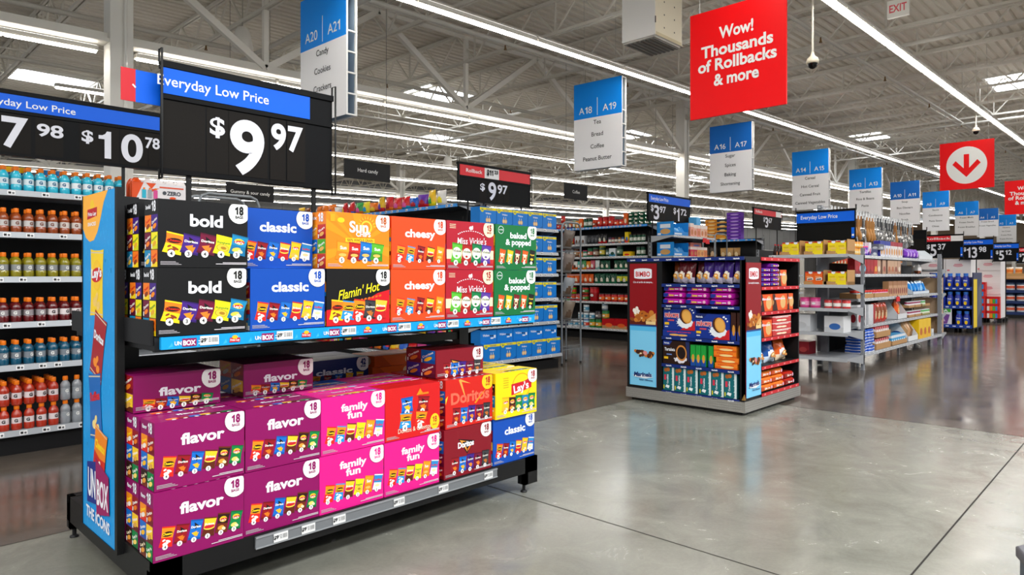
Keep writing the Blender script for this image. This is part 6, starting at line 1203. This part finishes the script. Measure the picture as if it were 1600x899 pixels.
o = thing('mega_poster', 'white and purple poster card with a green top on the lowest detergent tier', 'sign', (20.84, 4.08, .165)); b = MB(); b.box((0,0,0),(.02,.5,.46), mat('#e0e0ea')); a = Art(b, (0,.5,0), (0,-1,0), (0,0,1), .001); a.rect(.02,.36,.46,.09,mat('#4ab03c')); a.text('MEGA', .25, .375, .06, LT, w=.34, bold=.05); a.poly([(.05,.03),(.4,.06),(.46,.3),(.1,.34)],mat('#7a4a9c')); a.poly([(.1,.1),(.36,.12),(.3,.26),(.16,.2)],mat('#c8b0d8')); a.rect(.1,.05,.2,.05,mat('#c82a3c')); b.build('card', o)
WB = mat('#e6e2e2', .5)
def whitebox(w, d, h):
    b = MB(); b.box((0,0,0),(w,d,h), WB); a = Art(b, (0,d,0), (0,-1,0), (0,0,1), .001); a.ell(d*.5,h*.5,d*.2,h*.12,mat('#e0a8b0'),14); a.rect(d*.35,h*.58,d*.3,h*.05,mat('#d88a98')); a.rect(d*.06,h*.08,d*.1,h*.1,mat('#d84a5c')); a.rect(0,h*.48,d,h*.006,mat('#c8c4c4')); return b
pallet(22.3, 3.9, 1.1, 1.25, 'pallet of white boxes behind the detergent display')
for t in range(5):
    for k in range(2): put('whitebox', mesh_of('white_box','box',lambda: whitebox(.9,.6,.36)), (22.4, 3.93+.61*k, .142+.361*t), 'large white box behind the detergent display, %s up in the %s stack' % (ORD[t], ('near','far')[k]), 'box', 'white boxes behind the detergent')
pallet(26.0, 3.75, 1.2, 1.1, 'black pallet of white and red boxes beyond the detergent display')
for t in range(5): put('whitebox2', mesh_of('white_box','box',lambda: whitebox(.9,.66,.375)), (26.15+.02*(t % 2), 3.80, .142+.376*t), 'large white box on the red soda pallet, %s up' % ORD[t], 'box', 'white boxes on the soda pallet')
for t in range(5):
    for k in range(2 if t < 3 else 1):
        put('sodabox', mesh_of('soda_box','box',lambda: (lambda b: (lambda a: [a.rect(.0,.16,.34,.05,mat('#c8141c')), a.rect(.01,.01,.06,.14,mat('#e9e2de')), a.rect(.08,.01,.07,.14,mat('#f08a1c')), a.rect(.16,.01,.06,.14,mat('#4ab03c')), a.rect(.23,.01,.05,.14,mat('#2a8ad8')), a.rect(.285,.01,.05,.14,mat('#d83a3c'))])(Art(b, (0,.34,0), (0,-1,0), (0,0,1), .001)) and b)((lambda b: (b.box((0,0,0),(.2,.34,.225), mat('#d8241c', .4)), b)[1])(MB()))), (25.92, 4.15-.36*k if t < 3 else 4.47, .142+.227*(t if t < 3 else t-3+3)) if t < 3 else (25.92, 4.15, .142+.227*t), 'red soda case with a rainbow strip, %s up in the %s pile' % (ORD[t], ('far','near')[k]), 'box', 'red soda cases')
d2 = thing('tub_display', 'navy cardboard display of white tubs at the far side of the aisle', 'display stand', (29.2, 3.15, .0))
b = MB(); b.box((0,0,0),(.9,1.3,.12), INK); b.box((.7,0,.12),(.9,1.3,1.35), mat('#1c2f5c', .5))
for z in (.12,.5,.88): b.box((0,0,z),(.7,1.3,z+.10), mat('#1c2f5c', .5))
b.build('tiered_shelf', d2)
put('tanbox', mesh_of('packet_box','box',lambda: mk_box(.6,1.2,.2,'#b98c58','#a87c4c','#c89a6c')), (29.25,3.2,1.352), 'brown carton on top of the navy tub display', 'box')
for t, z in enumerate((.221,.601,.981)):
    for k in range(4): put('tub', mesh_of('white_tub','tub',lambda: mk_can(.13,.24,'#d8dce0','#23344c','#c85a3c',lidh=.25)), (29.2+.16, 4.28-.3*k, z), 'dark lidded white tub, %s step of the navy display, %s from the left' % (('lowest','middle','upper')[t], ORD[k]), 'tub', 'white tubs on the navy display')
for k in range(5): put('orangetub', mesh_of('white_tub','tub',lambda: mk_can(.1,.22,'#e8b06c','#e9e2d8','#d8742c',lidh=.2)), (29.4, 4.25-.25*k, 1.553), 'orange and white jar on the brown carton, %s from the left' % ORD[k], 'tub', 'orange jars')
# gondolas behind the pallets, along the far right of the aisle row
def far_unit(x, label, cols, where):
    u = Unit(label, (x, 7.6, 0), 0, 2.0, .62, 2.2, [(1.98,.56),(1.5,.56),(1.0,.56),(.4,.58)])
    rr = random.Random(int(x))
    for i in range(4):
        c = cols[i % len(cols)]
        for k in range(6): put(('farbox',c), mesh_of('packet_box','box',lambda c=c: mk_box(.27,.2,.3,c,'#e9e2d8','#e8b46c',style=1)), u.W(.1+.3*k, u.front(i)+.03, u.sh[i][0]+.001), 'grocery box on the %s shelf of %s, %s from the left' % (SHN[i], where, ORD[k]), 'box', 'boxes on '+where)
    return u
far_unit(28.8, 'sixth end shelving in the row, of orange and red groceries', ['#e8861c','#c8281c','#e9c81c'], 'the sixth end unit')
far_unit(34.4, 'seventh end shelving in the row, of blue and red groceries', ['#2a62c8','#c8281c','#e8e2d8'], 'the seventh end unit')
far_unit(40.0, 'eighth end shelving in the row, small in the distance', ['#c8281c','#e8861c','#2a62c8'], 'the eighth end unit')
for x, y, head, txt, dig, ht in ((19.5, 4.43, mat('#d8202c',.35), 'Rollback', ('5','37'), '#5.97'),(22.25,4.16,PBLUE,'Everyday Low Price',('13','98'),''),(25.86,3.96,PBLUE,'Everyday Low Price',('5','12'),''),(30.2,3.92,mat('#d8202c',.35),'Rollback',('7','94'),'')):
    w = {19.5:.85,22.25:.76,25.86:.66,30.2:.62}[x]; nm = {19.5:'red topped black price board reading five thirty-seven',22.25:'blue topped black price board reading thirteen ninety-eight',25.86:'blue topped black price board reading five twelve',30.2:'red topped black price board reading seven ninety-four'}[x]
    big = dig[0]; bw = .13 if len(big) == 1 else .25
    price_board(nm, (x, y, 1.92), -pi/2, w, .58, (.41, .0, w, head), [], [('$', .08, .24, .10, .07), (big, .16, .06, .28, bw, .04), (dig[1], .17+bw+.02, .21, .14, .17, .04)],
        [(txt, .06, .455, .055, w*.62)], [(w*.70,w,mat('#e4e2e2',.5))] if txt == 'Rollback' else None, post=[(w*.5,-1.92)], wire=True)
# ---------------------------------------------------------------- corner of a grey topped stand at the frame edge
o = thing('floor_stand', 'corner of a grey topped low stand with dark blue sides by the floor joint', 'stand', (3.715, .115, 0))
b = MB(); b.lathe([(.235,0),(.235,.26)], mat('#16344e', .35), 8, (.0,.12,0)); b.build('body', o)
b = MB(); b.lathe([(.25,.26),(.25,.30),(.24,.305)], mat('#55555a', .5), 8, (.0,.12,0)); b.build('top', o)
